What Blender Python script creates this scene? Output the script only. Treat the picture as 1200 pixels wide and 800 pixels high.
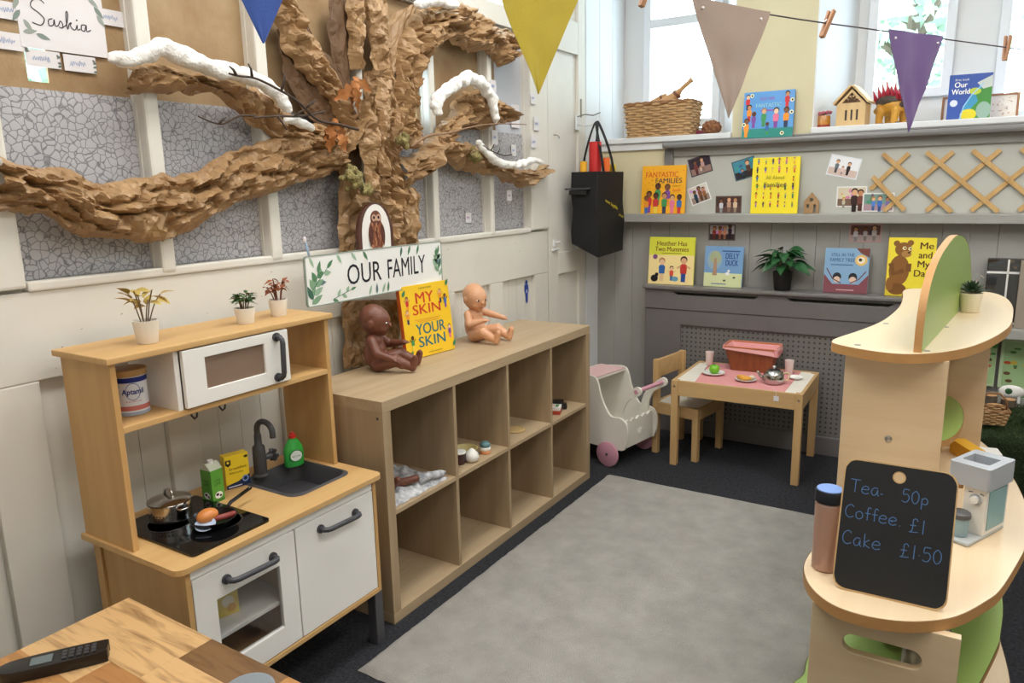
import bpy, bmesh, math, random
from mathutils import Vector, Matrix, Euler, noise, geometry
PI = math.pi
for o in list(bpy.data.objects): bpy.data.objects.remove(o)
SC = bpy.context.scene
COL = SC.collection

# ---------------------------------------------------------------- camera
CAM = Vector((1.9337, -1.6791, 1.4150)); YAW, PITCH, ROLL, FPX = -0.56211, 0.20244, -0.02185, 872.9
def cam_axes():
    cy, sy, cp, sp = math.cos(YAW), math.sin(YAW), math.cos(PITCH), math.sin(PITCH)
    f = Vector((sy*cp, cy*cp, -sp)); r = Vector((cy, -sy, 0)); u = r.cross(f)
    cr, sr = math.cos(ROLL), math.sin(ROLL)
    return r*cr+u*sr, u*cr-r*sr, f
RX, UX, FX = cam_axes()
cd = bpy.data.cameras.new('camera'); cam = bpy.data.objects.new('camera', cd); COL.objects.link(cam)
cd.sensor_width = 36; cd.lens = FPX*36/1200; cd.clip_start = .02; cd.clip_end = 200
m = Matrix((RX, UX, -FX)).transposed().to_4x4(); m.translation = CAM
cam.matrix_world = m
SC.camera = cam
def ray(u, v): return FX + RX*((u-600)/FPX) - UX*((v-400)/FPX)
def hit(ax, val, u, v):                       # pixel direction met with the surface the thing touches
    d = ray(u, v); return CAM + d*((val-CAM[ax])/d[ax])

# ---------------------------------------------------------------- light
def lin(c): return tuple(((v/255)/12.92 if v/255 <= .04045 else ((v/255+.055)/1.055)**2.4) for v in c)
w = bpy.data.worlds.new('sky'); SC.world = w; w.use_nodes = True
wb = w.node_tree.nodes['Background']; wb.inputs[0].default_value = (.84, .93, 1, 1); wb.inputs[1].default_value = 11.0
SC.view_settings.view_transform = 'Standard'; SC.view_settings.look = 'None'
SC.view_settings.exposure = 0.0; SC.view_settings.gamma = 1; SC.view_settings.use_curve_mapping = False
CEIL = 3.1
LAMPS = [(.9, .75), (.9, -1.0), (2.6, .75), (2.6, -1.0), (4.2, .0)]
def area(loc, sx, sy, power, col=(1, .965, .92)):
    l = bpy.data.lights.new('ceiling_lamp_light', 'AREA'); l.shape = 'RECTANGLE'; l.size = sx; l.size_y = sy
    l.energy = power; l.color = col
    o = bpy.data.objects.new('ceiling_lamp_light', l); o.location = loc; COL.objects.link(o); return o
LAMP_W = 17.5

# ---------------------------------------------------------------- materials
MATS = {}
def _bsdf(name):
    mt = bpy.data.materials.new(name); mt.use_nodes = True
    return mt, mt.node_tree, mt.node_tree.nodes['Principled BSDF']
def pm(name, rgb, rough=.6, metal=0, var=0, vscale=8, bump=0, bscale=60, spec=.5, trans=0, sheen=0, coat=0, stretch=None, rgb2=None, detail=4):
    if name in MATS: return MATS[name]
    mt, nt, b = _bsdf(name); N, L = nt.nodes, nt.links
    c = lin(rgb); b.inputs['Base Color'].default_value = (*c, 1)
    b.inputs['Roughness'].default_value = rough; b.inputs['Metallic'].default_value = metal
    b.inputs['Specular IOR Level'].default_value = spec; b.inputs['Transmission Weight'].default_value = trans
    b.inputs['Sheen Weight'].default_value = sheen; b.inputs['Coat Weight'].default_value = coat
    if var or bump:
        tc = N.new('ShaderNodeTexCoord'); mp = N.new('ShaderNodeMapping'); L.new(tc.outputs['Object'], mp.inputs[0])
        if stretch: mp.inputs['Scale'].default_value = stretch
    if var:
        n = N.new('ShaderNodeTexNoise'); n.inputs['Scale'].default_value = vscale; n.inputs['Detail'].default_value = detail; n.inputs['Roughness'].default_value = .65
        L.new(mp.outputs[0], n.inputs['Vector'])
        r = N.new('ShaderNodeValToRGB'); r.color_ramp.elements[0].position = .3; r.color_ramp.elements[1].position = .7
        c2 = lin(rgb2) if rgb2 else tuple(x*(1-var) for x in c); c1 = c if rgb2 else tuple(min(1, x*(1+var*.6)) for x in c)
        r.color_ramp.elements[0].color = (*c2, 1); r.color_ramp.elements[1].color = (*c1, 1)
        L.new(n.outputs['Fac'], r.inputs[0]); L.new(r.outputs[0], b.inputs['Base Color'])
    if bump:
        n2 = N.new('ShaderNodeTexNoise'); n2.inputs['Scale'].default_value = bscale; n2.inputs['Detail'].default_value = 5
        L.new(mp.outputs[0], n2.inputs['Vector'])
        bp = N.new('ShaderNodeBump'); bp.inputs['Strength'].default_value = bump; bp.inputs['Distance'].default_value = .01
        L.new(n2.outputs['Fac'], bp.inputs['Height']); L.new(bp.outputs[0], b.inputs['Normal'])
    MATS[name] = mt; return mt
def wood(name, c1, c2, axis='y', scale=14, rough=.5, spec=.4):
    st = {'x': (.07, 1, 1), 'y': (1, .07, 1), 'z': (1, 1, .07)}[axis]
    return pm(name, c1, rough, var=1, rgb2=c2, vscale=scale, stretch=st, bump=.05, bscale=40, spec=spec, detail=6)
def flat(rgb):                                # plain print ink
    return pm('ink_%02x%02x%02x' % tuple(int(v) for v in rgb), rgb, .55, spec=.3)
def glassy(name, rgb, mixf, rough=.02):       # thin clear sheet: mostly transparent, a little gloss
    if name in MATS: return MATS[name]
    mt, nt, b = _bsdf(name); N, L = nt.nodes, nt.links
    tr = N.new('ShaderNodeBsdfTransparent'); tr.inputs[0].default_value = (*lin(rgb), 1)
    gl = N.new('ShaderNodeBsdfGlossy'); gl.inputs['Roughness'].default_value = rough
    mx = N.new('ShaderNodeMixShader'); mx.inputs[0].default_value = mixf
    L.new(tr.outputs[0], mx.inputs[1]); L.new(gl.outputs[0], mx.inputs[2]); L.new(mx.outputs[0], N['Material Output'].inputs[0])
    MATS[name] = mt; return mt
def emis(name, rgb, s):
    mt, nt, b = _bsdf(name); b.inputs['Emission Color'].default_value = (*rgb, 1); b.inputs['Emission Strength'].default_value = s
    MATS[name] = mt; return mt
def crackle(name):                            # obscured glass with a cracked-ice relief
    mt, nt, b = _bsdf(name); N, L = nt.nodes, nt.links
    tc = N.new('ShaderNodeTexCoord'); ns = N.new('ShaderNodeTexNoise'); ns.inputs['Scale'].default_value = 22
    L.new(tc.outputs['Object'], ns.inputs['Vector'])
    ad = N.new('ShaderNodeVectorMath'); ad.operation = 'MULTIPLY_ADD'; ad.inputs[1].default_value = (.022,)*3
    L.new(ns.outputs['Color'], ad.inputs[0]); L.new(tc.outputs['Object'], ad.inputs[2])
    v = N.new('ShaderNodeTexVoronoi'); v.feature = 'DISTANCE_TO_EDGE'; v.inputs['Scale'].default_value = 52
    L.new(ad.outputs[0], v.inputs['Vector'])
    r = N.new('ShaderNodeValToRGB'); e = r.color_ramp.elements
    e[0].position = 0; e[0].color = (*lin((112, 110, 114)), 1); e[1].position = .085; e[1].color = (*lin((184, 182, 186)), 1)
    L.new(v.outputs['Distance'], r.inputs[0]); L.new(r.outputs[0], b.inputs['Base Color'])
    bp = N.new('ShaderNodeBump'); bp.inputs['Strength'].default_value = .5; bp.inputs['Distance'].default_value = .004
    L.new(r.outputs[0], bp.inputs['Height']); L.new(bp.outputs[0], b.inputs['Normal'])
    b.inputs['Roughness'].default_value = .28; MATS[name] = mt; return mt
def perforated(name):
    mt, nt, b = _bsdf(name); N, L = nt.nodes, nt.links
    tc = N.new('ShaderNodeTexCoord'); mp = N.new('ShaderNodeMapping'); mp.inputs['Scale'].default_value = (38, 1, 38)
    L.new(tc.outputs['Object'], mp.inputs[0])
    fr = N.new('ShaderNodeVectorMath'); fr.operation = 'FRACTION'; L.new(mp.outputs[0], fr.inputs[0])
    sb = N.new('ShaderNodeVectorMath'); sb.operation = 'SUBTRACT'; sb.inputs[1].default_value = (.5, 0, .5); L.new(fr.outputs[0], sb.inputs[0])
    mu = N.new('ShaderNodeVectorMath'); mu.operation = 'MULTIPLY'; mu.inputs[1].default_value = (1, 0, 1); L.new(sb.outputs[0], mu.inputs[0])
    ln = N.new('ShaderNodeVectorMath'); ln.operation = 'LENGTH'; L.new(mu.outputs[0], ln.inputs[0])
    r = N.new('ShaderNodeValToRGB'); e = r.color_ramp.elements; e[0].position = .15; e[0].color = (*lin((52, 50, 50)), 1); e[1].position = .24; e[1].color = (*lin((112, 109, 106)), 1)
    L.new(ln.outputs['Value'], r.inputs[0]); L.new(r.outputs[0], b.inputs['Base Color']); b.inputs['Roughness'].default_value = .6
    MATS[name] = mt; return mt
def gingham(name, a, bcol, cells):
    mt, nt, b = _bsdf(name); N, L = nt.nodes, nt.links
    tc = N.new('ShaderNodeTexCoord'); out = []
    for ax in 'XY':
        wv = N.new('ShaderNodeTexWave'); wv.wave_type = 'BANDS'; wv.bands_direction = ax; wv.inputs['Scale'].default_value = cells
        L.new(tc.outputs['Object'], wv.inputs['Vector']); out.append(wv)
    ad = N.new('ShaderNodeMath'); ad.operation = 'ADD'; L.new(out[0].outputs['Fac'], ad.inputs[0]); L.new(out[1].outputs['Fac'], ad.inputs[1])
    r = N.new('ShaderNodeValToRGB'); r.color_ramp.interpolation = 'CONSTANT'; e = r.color_ramp.elements
    ca, cb = lin(a), lin(bcol); mid = tuple((x+y)/2 for x, y in zip(ca, cb))
    e[0].color = (*cb, 1); e[1].position = .33; e[1].color = (*mid, 1); q = e.new(.66); q.color = (*ca, 1)
    dv = N.new('ShaderNodeMath'); dv.operation = 'MULTIPLY'; dv.inputs[1].default_value = .5
    L.new(ad.outputs[0], dv.inputs[0]); L.new(dv.outputs[0], r.inputs[0]); L.new(r.outputs[0], b.inputs['Base Color']); b.inputs['Roughness'].default_value = .85
    MATS[name] = mt; return mt
def patchwood(name):                          # tabletop of glued acacia staves
    mt, nt, b = _bsdf(name); N, L = nt.nodes, nt.links
    tc = N.new('ShaderNodeTexCoord'); gi = N.new('ShaderNodeObjectInfo')
    ad = N.new('ShaderNodeVectorMath'); ad.operation = 'ADD'; cm = N.new('ShaderNodeCombineXYZ')
    ml = N.new('ShaderNodeMath'); ml.operation = 'MULTIPLY'; ml.inputs[1].default_value = 40
    L.new(gi.outputs['Random'], ml.inputs[0]); L.new(ml.outputs[0], cm.inputs[1]); L.new(tc.outputs['Object'], ad.inputs[0]); L.new(cm.outputs[0], ad.inputs[1])
    mp = N.new('ShaderNodeMapping'); mp.inputs['Scale'].default_value = (2.2, 20, 1); L.new(ad.outputs[0], mp.inputs[0])
    n = N.new('ShaderNodeTexNoise'); n.inputs['Scale'].default_value = 2.2; n.inputs['Detail'].default_value = 7; n.inputs['Distortion'].default_value = 1.1; L.new(mp.outputs[0], n.inputs['Vector'])
    r1 = N.new('ShaderNodeValToRGB'); e = r1.color_ramp.elements
    e[0].position = .0; e[0].color = (*lin((122, 90, 58)), 1); e[1].position = 1; e[1].color = (*lin((220, 186, 138)), 1)
    for p, cc in ((.2, (168, 118, 70)), (.38, (206, 166, 116)), (.55, (146, 122, 90)), (.7, (216, 180, 132)), (.86, (178, 128, 76))):
        q = e.new(p); q.color = (*lin(cc), 1)
    r1.color_ramp.interpolation = 'CONSTANT'
    L.new(gi.outputs['Random'], r1.inputs[0])
    mx = N.new('ShaderNodeMix'); mx.data_type = 'RGBA'; mx.blend_type = 'MULTIPLY'; mx.inputs[0].default_value = .75
    r2 = N.new('ShaderNodeValToRGB'); r2.color_ramp.elements[0].position = .3; r2.color_ramp.elements[0].color = (.34, .27, .21, 1); r2.color_ramp.elements[1].position = .52; r2.color_ramp.elements[1].color = (1, 1, 1, 1)
    L.new(n.outputs['Fac'], r2.inputs[0]); L.new(r1.outputs[0], mx.inputs[6]); L.new(r2.outputs[0], mx.inputs[7]); L.new(mx.outputs[2], b.inputs['Base Color'])
    b.inputs['Roughness'].default_value = .38; MATS[name] = mt; return mt

# ---------------------------------------------------------------- objects
def wm(o):
    M = o.matrix_basis.copy()
    while o.parent: o = o.parent; M = o.matrix_basis @ M
    return M
def link(name, me, parent=None, loc=None, rot=None):
    o = bpy.data.objects.new(name, me); COL.objects.link(o)
    if parent: o.parent = parent
    if loc is not None: o.location = loc
    if rot is not None: o.rotation_euler = rot
    return o
def tag(o, label, cat, group=None):
    o['label'] = label; o['category'] = cat
    if group: o['group'] = group
    return o
def thing(name, label, cat, loc=(0, 0, 0), rot=(0, 0, 0), group=None):
    o = bpy.data.objects.new(name, None); COL.objects.link(o); o.location = loc; o.rotation_euler = rot
    o.empty_display_size = .05
    return tag(o, label, cat, group)
def struct(o): o['kind'] = 'structure'; return o
def stuff(o): o['kind'] = 'stuff'; return o
def structroot(name, loc=(0, 0, 0)):
    o = bpy.data.objects.new(name, None); COL.objects.link(o); o.location = loc; o['kind'] = 'structure'; return o

class MB:
    def __init__(s): s.v = []; s.f = []; s.m = []; s.mats = []
    def mi(s, mat):
        if mat not in s.mats: s.mats.append(mat)
        return s.mats.index(mat)
    def add(s, vs, fs, mat=None):
        k = len(s.v); s.v += [Vector(p) for p in vs]; s.f += [tuple(i+k for i in f) for f in fs]
        s.m += [s.mi(mat) if mat else 0]*len(fs); return s
    def box(s, x0, x1, y0, y1, z0, z1, mat=None):
        p = [(x, y, z) for x in (x0, x1) for y in (y0, y1) for z in (z0, z1)]
        return s.add(p, [(0, 1, 3, 2), (4, 6, 7, 5), (0, 4, 5, 1), (2, 3, 7, 6), (0, 2, 6, 4), (1, 5, 7, 3)], mat)
    def obox(s, c, u, v, n, hu, hv, hn, mat=None):   # oriented box by half sizes
        c, u, v, n = Vector(c), Vector(u).normalized(), Vector(v).normalized(), Vector(n).normalized()
        p = [c+u*a*hu+v*b*hv+n*d*hn for a in (-1, 1) for b in (-1, 1) for d in (-1, 1)]
        return s.add(p, [(0, 1, 3, 2), (4, 6, 7, 5), (0, 4, 5, 1), (2, 3, 7, 6), (0, 2, 6, 4), (1, 5, 7, 3)], mat)
    def cyl(s, p0, p1, r0, r1=None, n=20, cap=True, mat=None):
        r1 = r0 if r1 is None else r1; p0, p1 = Vector(p0), Vector(p1); d = (p1-p0).normalized()
        a = d.orthogonal().normalized(); b = d.cross(a); vs = []
        for p, r in ((p0, r0), (p1, r1)):
            vs += [p+(a*math.cos(2*PI*i/n)+b*math.sin(2*PI*i/n))*r for i in range(n)]
        fs = [(i, (i+1) % n, n+(i+1) % n, n+i) for i in range(n)]
        if cap: fs += [tuple(range(n-1, -1, -1)), tuple(range(n, 2*n))]
        return s.add(vs, fs, mat)
    def tube(s, pts, r, n=8, closed=False, cap=True, mat=None):
        pts = [Vector(p) for p in pts]; K = len(pts); vs = []; up = None
        rr = r if isinstance(r, (list, tuple)) else [r]*K
        for i, p in enumerate(pts):
            if closed: d = pts[(i+1) % K]-pts[i-1]
            else: d = pts[min(i+1, K-1)]-pts[max(i-1, 0)]
            d.normalize()
            if up is None: up = d.orthogonal().normalized()
            up = (up-d*up.dot(d)).normalized(); b = d.cross(up)
            vs += [p+(up*math.cos(2*PI*j/n)+b*math.sin(2*PI*j/n))*rr[i] for j in range(n)]
        fs = [(i*n+j, i*n+(j+1) % n, ((i+1) % K)*n+(j+1) % n, ((i+1) % K)*n+j) for i in range(K if closed else K-1) for j in range(n)]
        if cap and not closed: fs += [tuple(range(n-1, -1, -1)), tuple(range((K-1)*n, K*n))]
        return s.add(vs, fs, mat)
    def lathe(s, prof, c=(0, 0, 0), n=28, mat=None, sx=1, sy=1):
        c = Vector(c); vs = []; fs = []; K = len(prof)
        for r, z in prof: vs += [c+Vector((r*sx*math.cos(2*PI*j/n), r*sy*math.sin(2*PI*j/n), z)) for j in range(n)]
        fs = [(i*n+j, i*n+(j+1) % n, (i+1)*n+(j+1) % n, (i+1)*n+j) for i in range(K-1) for j in range(n)]
        if prof[0][0] > 1e-6: fs.append(tuple(range(n-1, -1, -1)))
        if prof[-1][0] > 1e-6: fs.append(tuple(range((K-1)*n, K*n)))
        return s.add(vs, fs, mat)
    def prism(s, loops, d0, d1, fn=lambda a, b, d: (a, b, d), mat=None):   # outline (and holes) pushed from d0 to d1
        if not isinstance(loops[0][0], (tuple, list, Vector)): loops = [loops]
        flatp = [p for lp in loops for p in lp]; n = len(flatp)
        tris = geometry.tessellate_polygon([[Vector((p[0], p[1], 0)) for p in lp] for lp in loops])
        vs = [fn(p[0], p[1], d0) for p in flatp]+[fn(p[0], p[1], d1) for p in flatp]
        fs = [tuple(t) for t in tris]+[tuple(i+n for i in reversed(t)) for t in tris]; k = 0
        for lp in loops:
            q = len(lp); fs += [(k+i, k+(i+1) % q, n+k+(i+1) % q, n+k+i) for i in range(q)]; k += q
        return s.add(vs, fs, mat)
    def ell(s, c, r, n=16, k=10, R=None, mat=None):
        c = Vector(c); r = r if isinstance(r, (tuple, list)) else (r,)*3; vs = []; fs = []
        R = R or Matrix.Identity(3)
        for i in range(1, k):
            t = PI*i/k
            vs += [c+R @ Vector((r[0]*math.sin(t)*math.cos(2*PI*j/n), r[1]*math.sin(t)*math.sin(2*PI*j/n), r[2]*math.cos(t))) for j in range(n)]
        fs = [(i*n+j, (i+1)*n+j, (i+1)*n+(j+1) % n, i*n+(j+1) % n) for i in range(k-2) for j in range(n)]
        a = len(vs); vs += [c+R @ Vector((0, 0, r[2])), c-R @ Vector((0, 0, r[2]))]
        fs += [(a, j, (j+1) % n) for j in range(n)]+[(a+1, (k-2)*n+(j+1) % n, (k-2)*n+j) for j in range(n)]
        return s.add(vs, fs, mat)
    def grid(s, nu, nv, fn, mat=None, closed_u=False):
        vs = [fn(i/(nu if closed_u else nu-1), j/(nv-1)) for i in range(nu) for j in range(nv)]
        fs = [(i*nv+j, ((i+1) % nu)*nv+j, ((i+1) % nu)*nv+j+1, i*nv+j+1) for i in range(nu if closed_u else nu-1) for j in range(nv-1)]
        return s.add(vs, fs, mat)
    def mesh(s, name, mat, parent=None, local=False, bevel=0, smooth=False, seg=2, clean=True):
        me = bpy.data.meshes.new(name); vs = s.v
        if parent and not local:
            I = wm(parent).inverted(); vs = [I @ p for p in vs]
        me.from_pydata([tuple(p) for p in vs], [], s.f)
        for mt in (s.mats or [mat]): me.materials.append(mt)
        if len(s.mats) > 1:
            for p, i in zip(me.polygons, s.m): p.material_index = i
        bm = bmesh.new(); bm.from_mesh(me)
        if clean: bmesh.ops.recalc_face_normals(bm, faces=bm.faces)
        if bevel:
            ed = [e for e in bm.edges if len(e.link_faces) == 2 and e.calc_face_angle(0) > .6]
            if ed: bmesh.ops.bevel(bm, geom=ed, offset=bevel, segments=seg, profile=.6, affect='EDGES', clamp_overlap=True)
        bm.to_mesh(me); bm.free()
        if smooth:
            for p in me.polygons: p.use_smooth = True
            if smooth is not True and smooth > 0: me.set_sharp_from_angle(angle=smooth)
        return me
    def build(s, name, mat, parent=None, local=False, bevel=0, smooth=False, seg=2, clean=True):
        return link(name, s.mesh(name, mat, parent, local, bevel, smooth, seg, clean), parent)
def bx(name, mat, parent, x0, x1, y0, y1, z0, z1, bevel=.0015, local=False):
    return MB().box(min(x0, x1), max(x0, x1), min(y0, y1), max(y0, y1), min(z0, z1), max(z0, z1)).build(name, mat, parent, local, bevel)
def rrect(u0, u1, v0, v1, r, n=6):
    out = []
    for cx, cy, a in ((u1-r, v1-r, 0), (u0+r, v1-r, 90), (u0+r, v0+r, 180), (u1-r, v0+r, 270)):
        for i in range(n+1):
            t = math.radians(a+90*i/n); out.append((cx+r*math.cos(t), cy+r*math.sin(t)))
    return out
def rect(u0, u1, v0, v1): return [(u1, v1), (u0, v1), (u0, v0), (u1, v0)]
def spline(pts, n, closed=False):             # Catmull-Rom through points
    pts = [Vector(p) for p in pts]; K = len(pts); out = []
    segs = K if closed else K-1
    for i in range(n):
        t = i/(n if closed else n-1)*segs; k = min(int(t), segs-1); t -= k
        g = (lambda q: pts[q % K]) if closed else (lambda q: pts[max(0, min(K-1, q))])
        a, b, c, d = g(k-1), g(k), g(k+1), g(k+2)
        out.append(.5*((2*b)+(c-a)*t+(2*a-5*b+4*c-d)*t*t+(3*b-a-3*c+d)*t**3))
    return out
def blob(name, mat, parent, fill, voxel=.003, smooth_it=6, local=True):   # union of rounded pieces fused into one skin
    mb = MB(); fill(mb)
    me = mb.mesh(name+'_raw', mat, None); ob = link(name+'_raw', me)
    r = ob.modifiers.new('r', 'REMESH'); r.mode = 'VOXEL'; r.voxel_size = voxel; r.use_smooth_shade = True
    sm = ob.modifiers.new('s', 'SMOOTH'); sm.iterations = smooth_it; sm.factor = .5
    dg = bpy.context.evaluated_depsgraph_get(); ev = ob.evaluated_get(dg)
    out = bpy.data.meshes.new_from_object(ev); out.name = name
    bpy.data.objects.remove(ob); out.materials.clear(); out.materials.append(mat)
    for p in out.polygons: p.use_smooth = True
    if parent and not local:
        out.transform(wm(parent).inverted())
    return link(name, out, parent)
def caps(mb, p0, p1, r0, r1, n=12):
    mb.cyl(p0, p1, r0, r1, n); mb.ell(p0, r0, n, 8); mb.ell(p1, r1, n, 8)

# flat print ----------------------------------------------------------------
TXT = {}
def textmesh(s, bold=0):
    k = (s, bold)
    if k not in TXT:
        cu = bpy.data.curves.new('t', 'FONT'); cu.body = s; cu.size = 1; cu.resolution_u = 3; cu.offset = bold
        ob = bpy.data.objects.new('t', cu); COL.objects.link(ob)
        me = bpy.data.meshes.new_from_object(ob.evaluated_get(bpy.context.evaluated_depsgraph_get()))
        vs = [(v.co.x, v.co.y) for v in me.vertices]; fs = [tuple(p.vertices) for p in me.polygons]
        bpy.data.objects.remove(ob); bpy.data.meshes.remove(me); bpy.data.curves.remove(cu)
        TXT[k] = (vs, fs)
    return TXT[k]
class Art:
    def __init__(s, O=(0, 0, 0), U=(1, 0, 0), V=(0, 0, 1), eps=.0006):
        s.O, s.U, s.V = Vector(O), Vector(U).normalized(), Vector(V).normalized(); s.N = s.U.cross(s.V); s.e = eps; s.b = MB(); s.t = []
    def P(s, u, v): return s.O+s.U*u+s.V*v+s.N*s.e
    def step(s): s.e += .00004
    def poly(s, pts, c):
        s.step(); n = len(pts); t = geometry.tessellate_polygon([[Vector((p[0], p[1], 0)) for p in pts]])
        s.b.add([s.P(*p) for p in pts], [tuple(x) for x in t], flat(c) if isinstance(c, (tuple, list)) else c); return s
    def rect(s, u0, u1, v0, v1, c): return s.poly([(u0, v0), (u1, v0), (u1, v1), (u0, v1)], c)
    def disc(s, u, v, r, c, ry=None, n=18, rot=0):
        ry = ry or r; ca, sa = math.cos(rot), math.sin(rot)
        return s.poly([(u+r*math.cos(2*PI*i/n)*ca-ry*math.sin(2*PI*i/n)*sa, v+r*math.cos(2*PI*i/n)*sa+ry*math.sin(2*PI*i/n)*ca) for i in range(n)], c)
    def leaf(s, u, v, ln, wd, ang, c, n=7):
        ca, sa = math.cos(ang), math.sin(ang); pts = []
        for sg in (1, -1):
            for i in range(n):
                t = i/(n-1) if sg > 0 else 1-i/(n-1)
                a, b = t*ln, sg*wd/2*math.sin(PI*t**.8); pts.append((u+a*ca-b*sa, v+a*sa+b*ca))
        return s.poly(pts, c)
    def line(s, pts, wd, c):
        pts = [Vector((p[0], p[1])) for p in pts]; s.step(); L, R = [], []
        for i, p in enumerate(pts):
            d = pts[min(i+1, len(pts)-1)]-pts[max(i-1, 0)]; d = d.normalized() if d.length else Vector((1, 0)); q = Vector((-d.y, d.x))*wd/2
            L.append(p+q); R.append(p-q)
        n = len(pts); s.b.add([s.P(*p) for p in L+R], [(i, i+1, n+i+1, n+i) for i in range(n-1)], flat(c) if isinstance(c, (tuple, list)) else c); return s
    def text(s, t, u, v, size, c, xs=1, al='c', bold=0, rot=0, width=None):
        vs, fs = textmesh(t, 0); s.step()
        if not vs: return s
        x0, x1 = min(p[0] for p in vs), max(p[0] for p in vs)
        if width: xs = width/((x1-x0)*size)
        ox = {'c': (x0+x1)/2, 'l': x0, 'r': x1}[al]; ca, sa = math.cos(rot), math.sin(rot)
        q = [((p[0]-ox)*size*xs, p[1]*size) for p in vs]
        tm = MB(); s.t.append(tm)
        for k in ((-1, 1) if bold else (0,)):
            s.step(); tm.add([s.P(u+a*ca-b*sa+k*size*.014, v+a*sa+b*ca) for a, b in q], fs, flat(c))
        return s
    def person(s, u, v, h, skin, hair, top, low=(60, 60, 90), arms=0):
        r = h*.13
        s.poly([(u-h*.09, v), (u+h*.09, v), (u+h*.1, v+h*.4), (u-h*.1, v+h*.4)], low)
        s.poly([(u-h*.13, v+h*.34), (u+h*.13, v+h*.34), (u+h*.15, v+h*.66), (u+h*.06, v+h*.74), (u-h*.06, v+h*.74), (u-h*.15, v+h*.66)], top)
        if arms:
            s.line([(u-h*.13, v+h*.64), (u-h*.28, v+h*(.5+.3*arms))], h*.07, skin); s.line([(u+h*.13, v+h*.64), (u+h*.28, v+h*(.5+.3*arms))], h*.07, skin)
        s.disc(u, v+h*.9, r*1.12, hair, r*1.15); s.disc(u, v+h*.85, r*.92, skin, r); return s
    def build(s, name, parent, local=True):
        for tm in s.t: tm.build('lettering', None, parent, local, clean=False)
        return s.b.build(name, None, parent, local, clean=False) if s.b.v else None
# ================================================================ the room
WHITE = pm('old_white_paint', (224, 220, 211), .5, var=.05, vscale=3, bump=.06, bscale=30)
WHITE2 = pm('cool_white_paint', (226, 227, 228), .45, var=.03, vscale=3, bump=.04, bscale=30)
CREAM = pm('cream_paint', (214, 203, 168), .7, var=.05, vscale=2, bump=.05, bscale=40)
GREYB = pm('grey_board_paint', (160, 158, 153), .5, var=.05, vscale=4, bump=.05, bscale=30)
SAGE = pm('pale_grey_board', (186, 186, 178), .65, var=.03, vscale=5)
DGREY = pm('mid_grey_gloss', (122, 119, 118), .32, var=.05, vscale=5)
COVER = pm('dark_grey_paint', (110, 106, 106), .45, var=.06, vscale=5, bump=.05, bscale=25)
CARPET = pm('charcoal_carpet', (62, 63, 68), .95, var=.55, vscale=90, bump=.9, bscale=260, spec=.1)
XW = -.05; XR = -.075; YB = 2.48; YG = 2.86
struct(bx('floor', CARPET, None, -.13, 5.2, -3.2, 2.95, -.08, 0, 0))
struct(bx('ceiling', pm('ceiling_white', (240, 238, 232), .8), None, -.13, 5.2, -3.2, 2.95, CEIL, CEIL+.08, 0))
struct(bx('wall_right', WHITE, None, 5.2, 5.3, -3.2, 2.95, 0, CEIL, 0))
struct(bx('wall_near', WHITE, None, -.13, 5.2, -3.3, -3.2, 0, CEIL, 0))
# --- left wall: an old glazed partition
PANES = [(-.767, -.41), (-.36, -.015), (.035, .43), (.47, .855), (.90, 1.29), (1.33, 1.67)]
yz = lambda a, b, d: (d, a, b)
holes = [rect(a, b, 1.215, 2.15) for a, b in PANES]+[rect(a, b, 2.26, 2.75) for a, b in PANES]
WL = struct(MB().prism([rect(-3.2, 2.86, 0, CEIL)]+holes, -.13, XR, yz).build('wall_left', WHITE))
def wl(name, y0, y1, z0, z1, x0=XR, x1=XW, mat=WHITE, bev=.004): return bx(name, mat, WL, x0, x1, y0, y1, z0, z1, bev)
wl('bottom_rail', -.905, 1.855, 0, .20); wl('middle_rail', -.905, 1.855, .965, 1.19)
wl('top_rail', -.905, 1.855, 2.16, 2.25); wl('head_rail', -.905, 1.855, 2.75, 2.85)
LOWP = [(-.77, -.44), (-.34, -.01), (.09, .42), (.52, .86), (1.0, 1.285), (1.40, 1.71)]
ed = [-.905]+[v for p in LOWP for v in p]+[1.855]
for a, b in zip(ed[::2], ed[1::2]): wl('stile', a, b, .20, .965)
for a, b in LOWP:
    k = 4; st = (b-a)/k
    for i in range(k): wl('plank', a+i*st+.0006, a+(i+1)*st-.0006, .2, .965, XR, XR+.006, bev=.0015)
ed = [-.905]+[v for p in PANES for v in p]+[1.855]
for i, (a, b) in enumerate(zip(ed[::2], ed[1::2])):
    wl('mullion', a+.003, b-.003, 1.20, 2.16, -.10, XW+.012, bev=.008); wl('upper_mullion', a+.003, b-.003, 2.25, 2.75, -.10, XW, bev=.006)
wl('glazing_bead', -.767, 1.67, 1.19, 1.215, -.10, XW+.008, bev=.006)
wl('near_stile', -1.06, -.925, 0, CEIL); wl('near_panel', -3.2, -1.08, 0, CEIL)
CRACK = crackle('cracked_ice_glass'); CLEAR = glassy('window_glass', (236, 244, 246), .07)
KRAFTB = pm('brown_backing_board', (176, 150, 114), .75, var=1, rgb2=(142, 110, 74), vscale=4, bump=.15, bscale=120)
SLOTS = {0: (-.672, -.622, 1.70, 1.835), 3: (.775, .835, 1.70, 1.90), 4: (.915, .965, 1.78, 1.93)}
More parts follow.
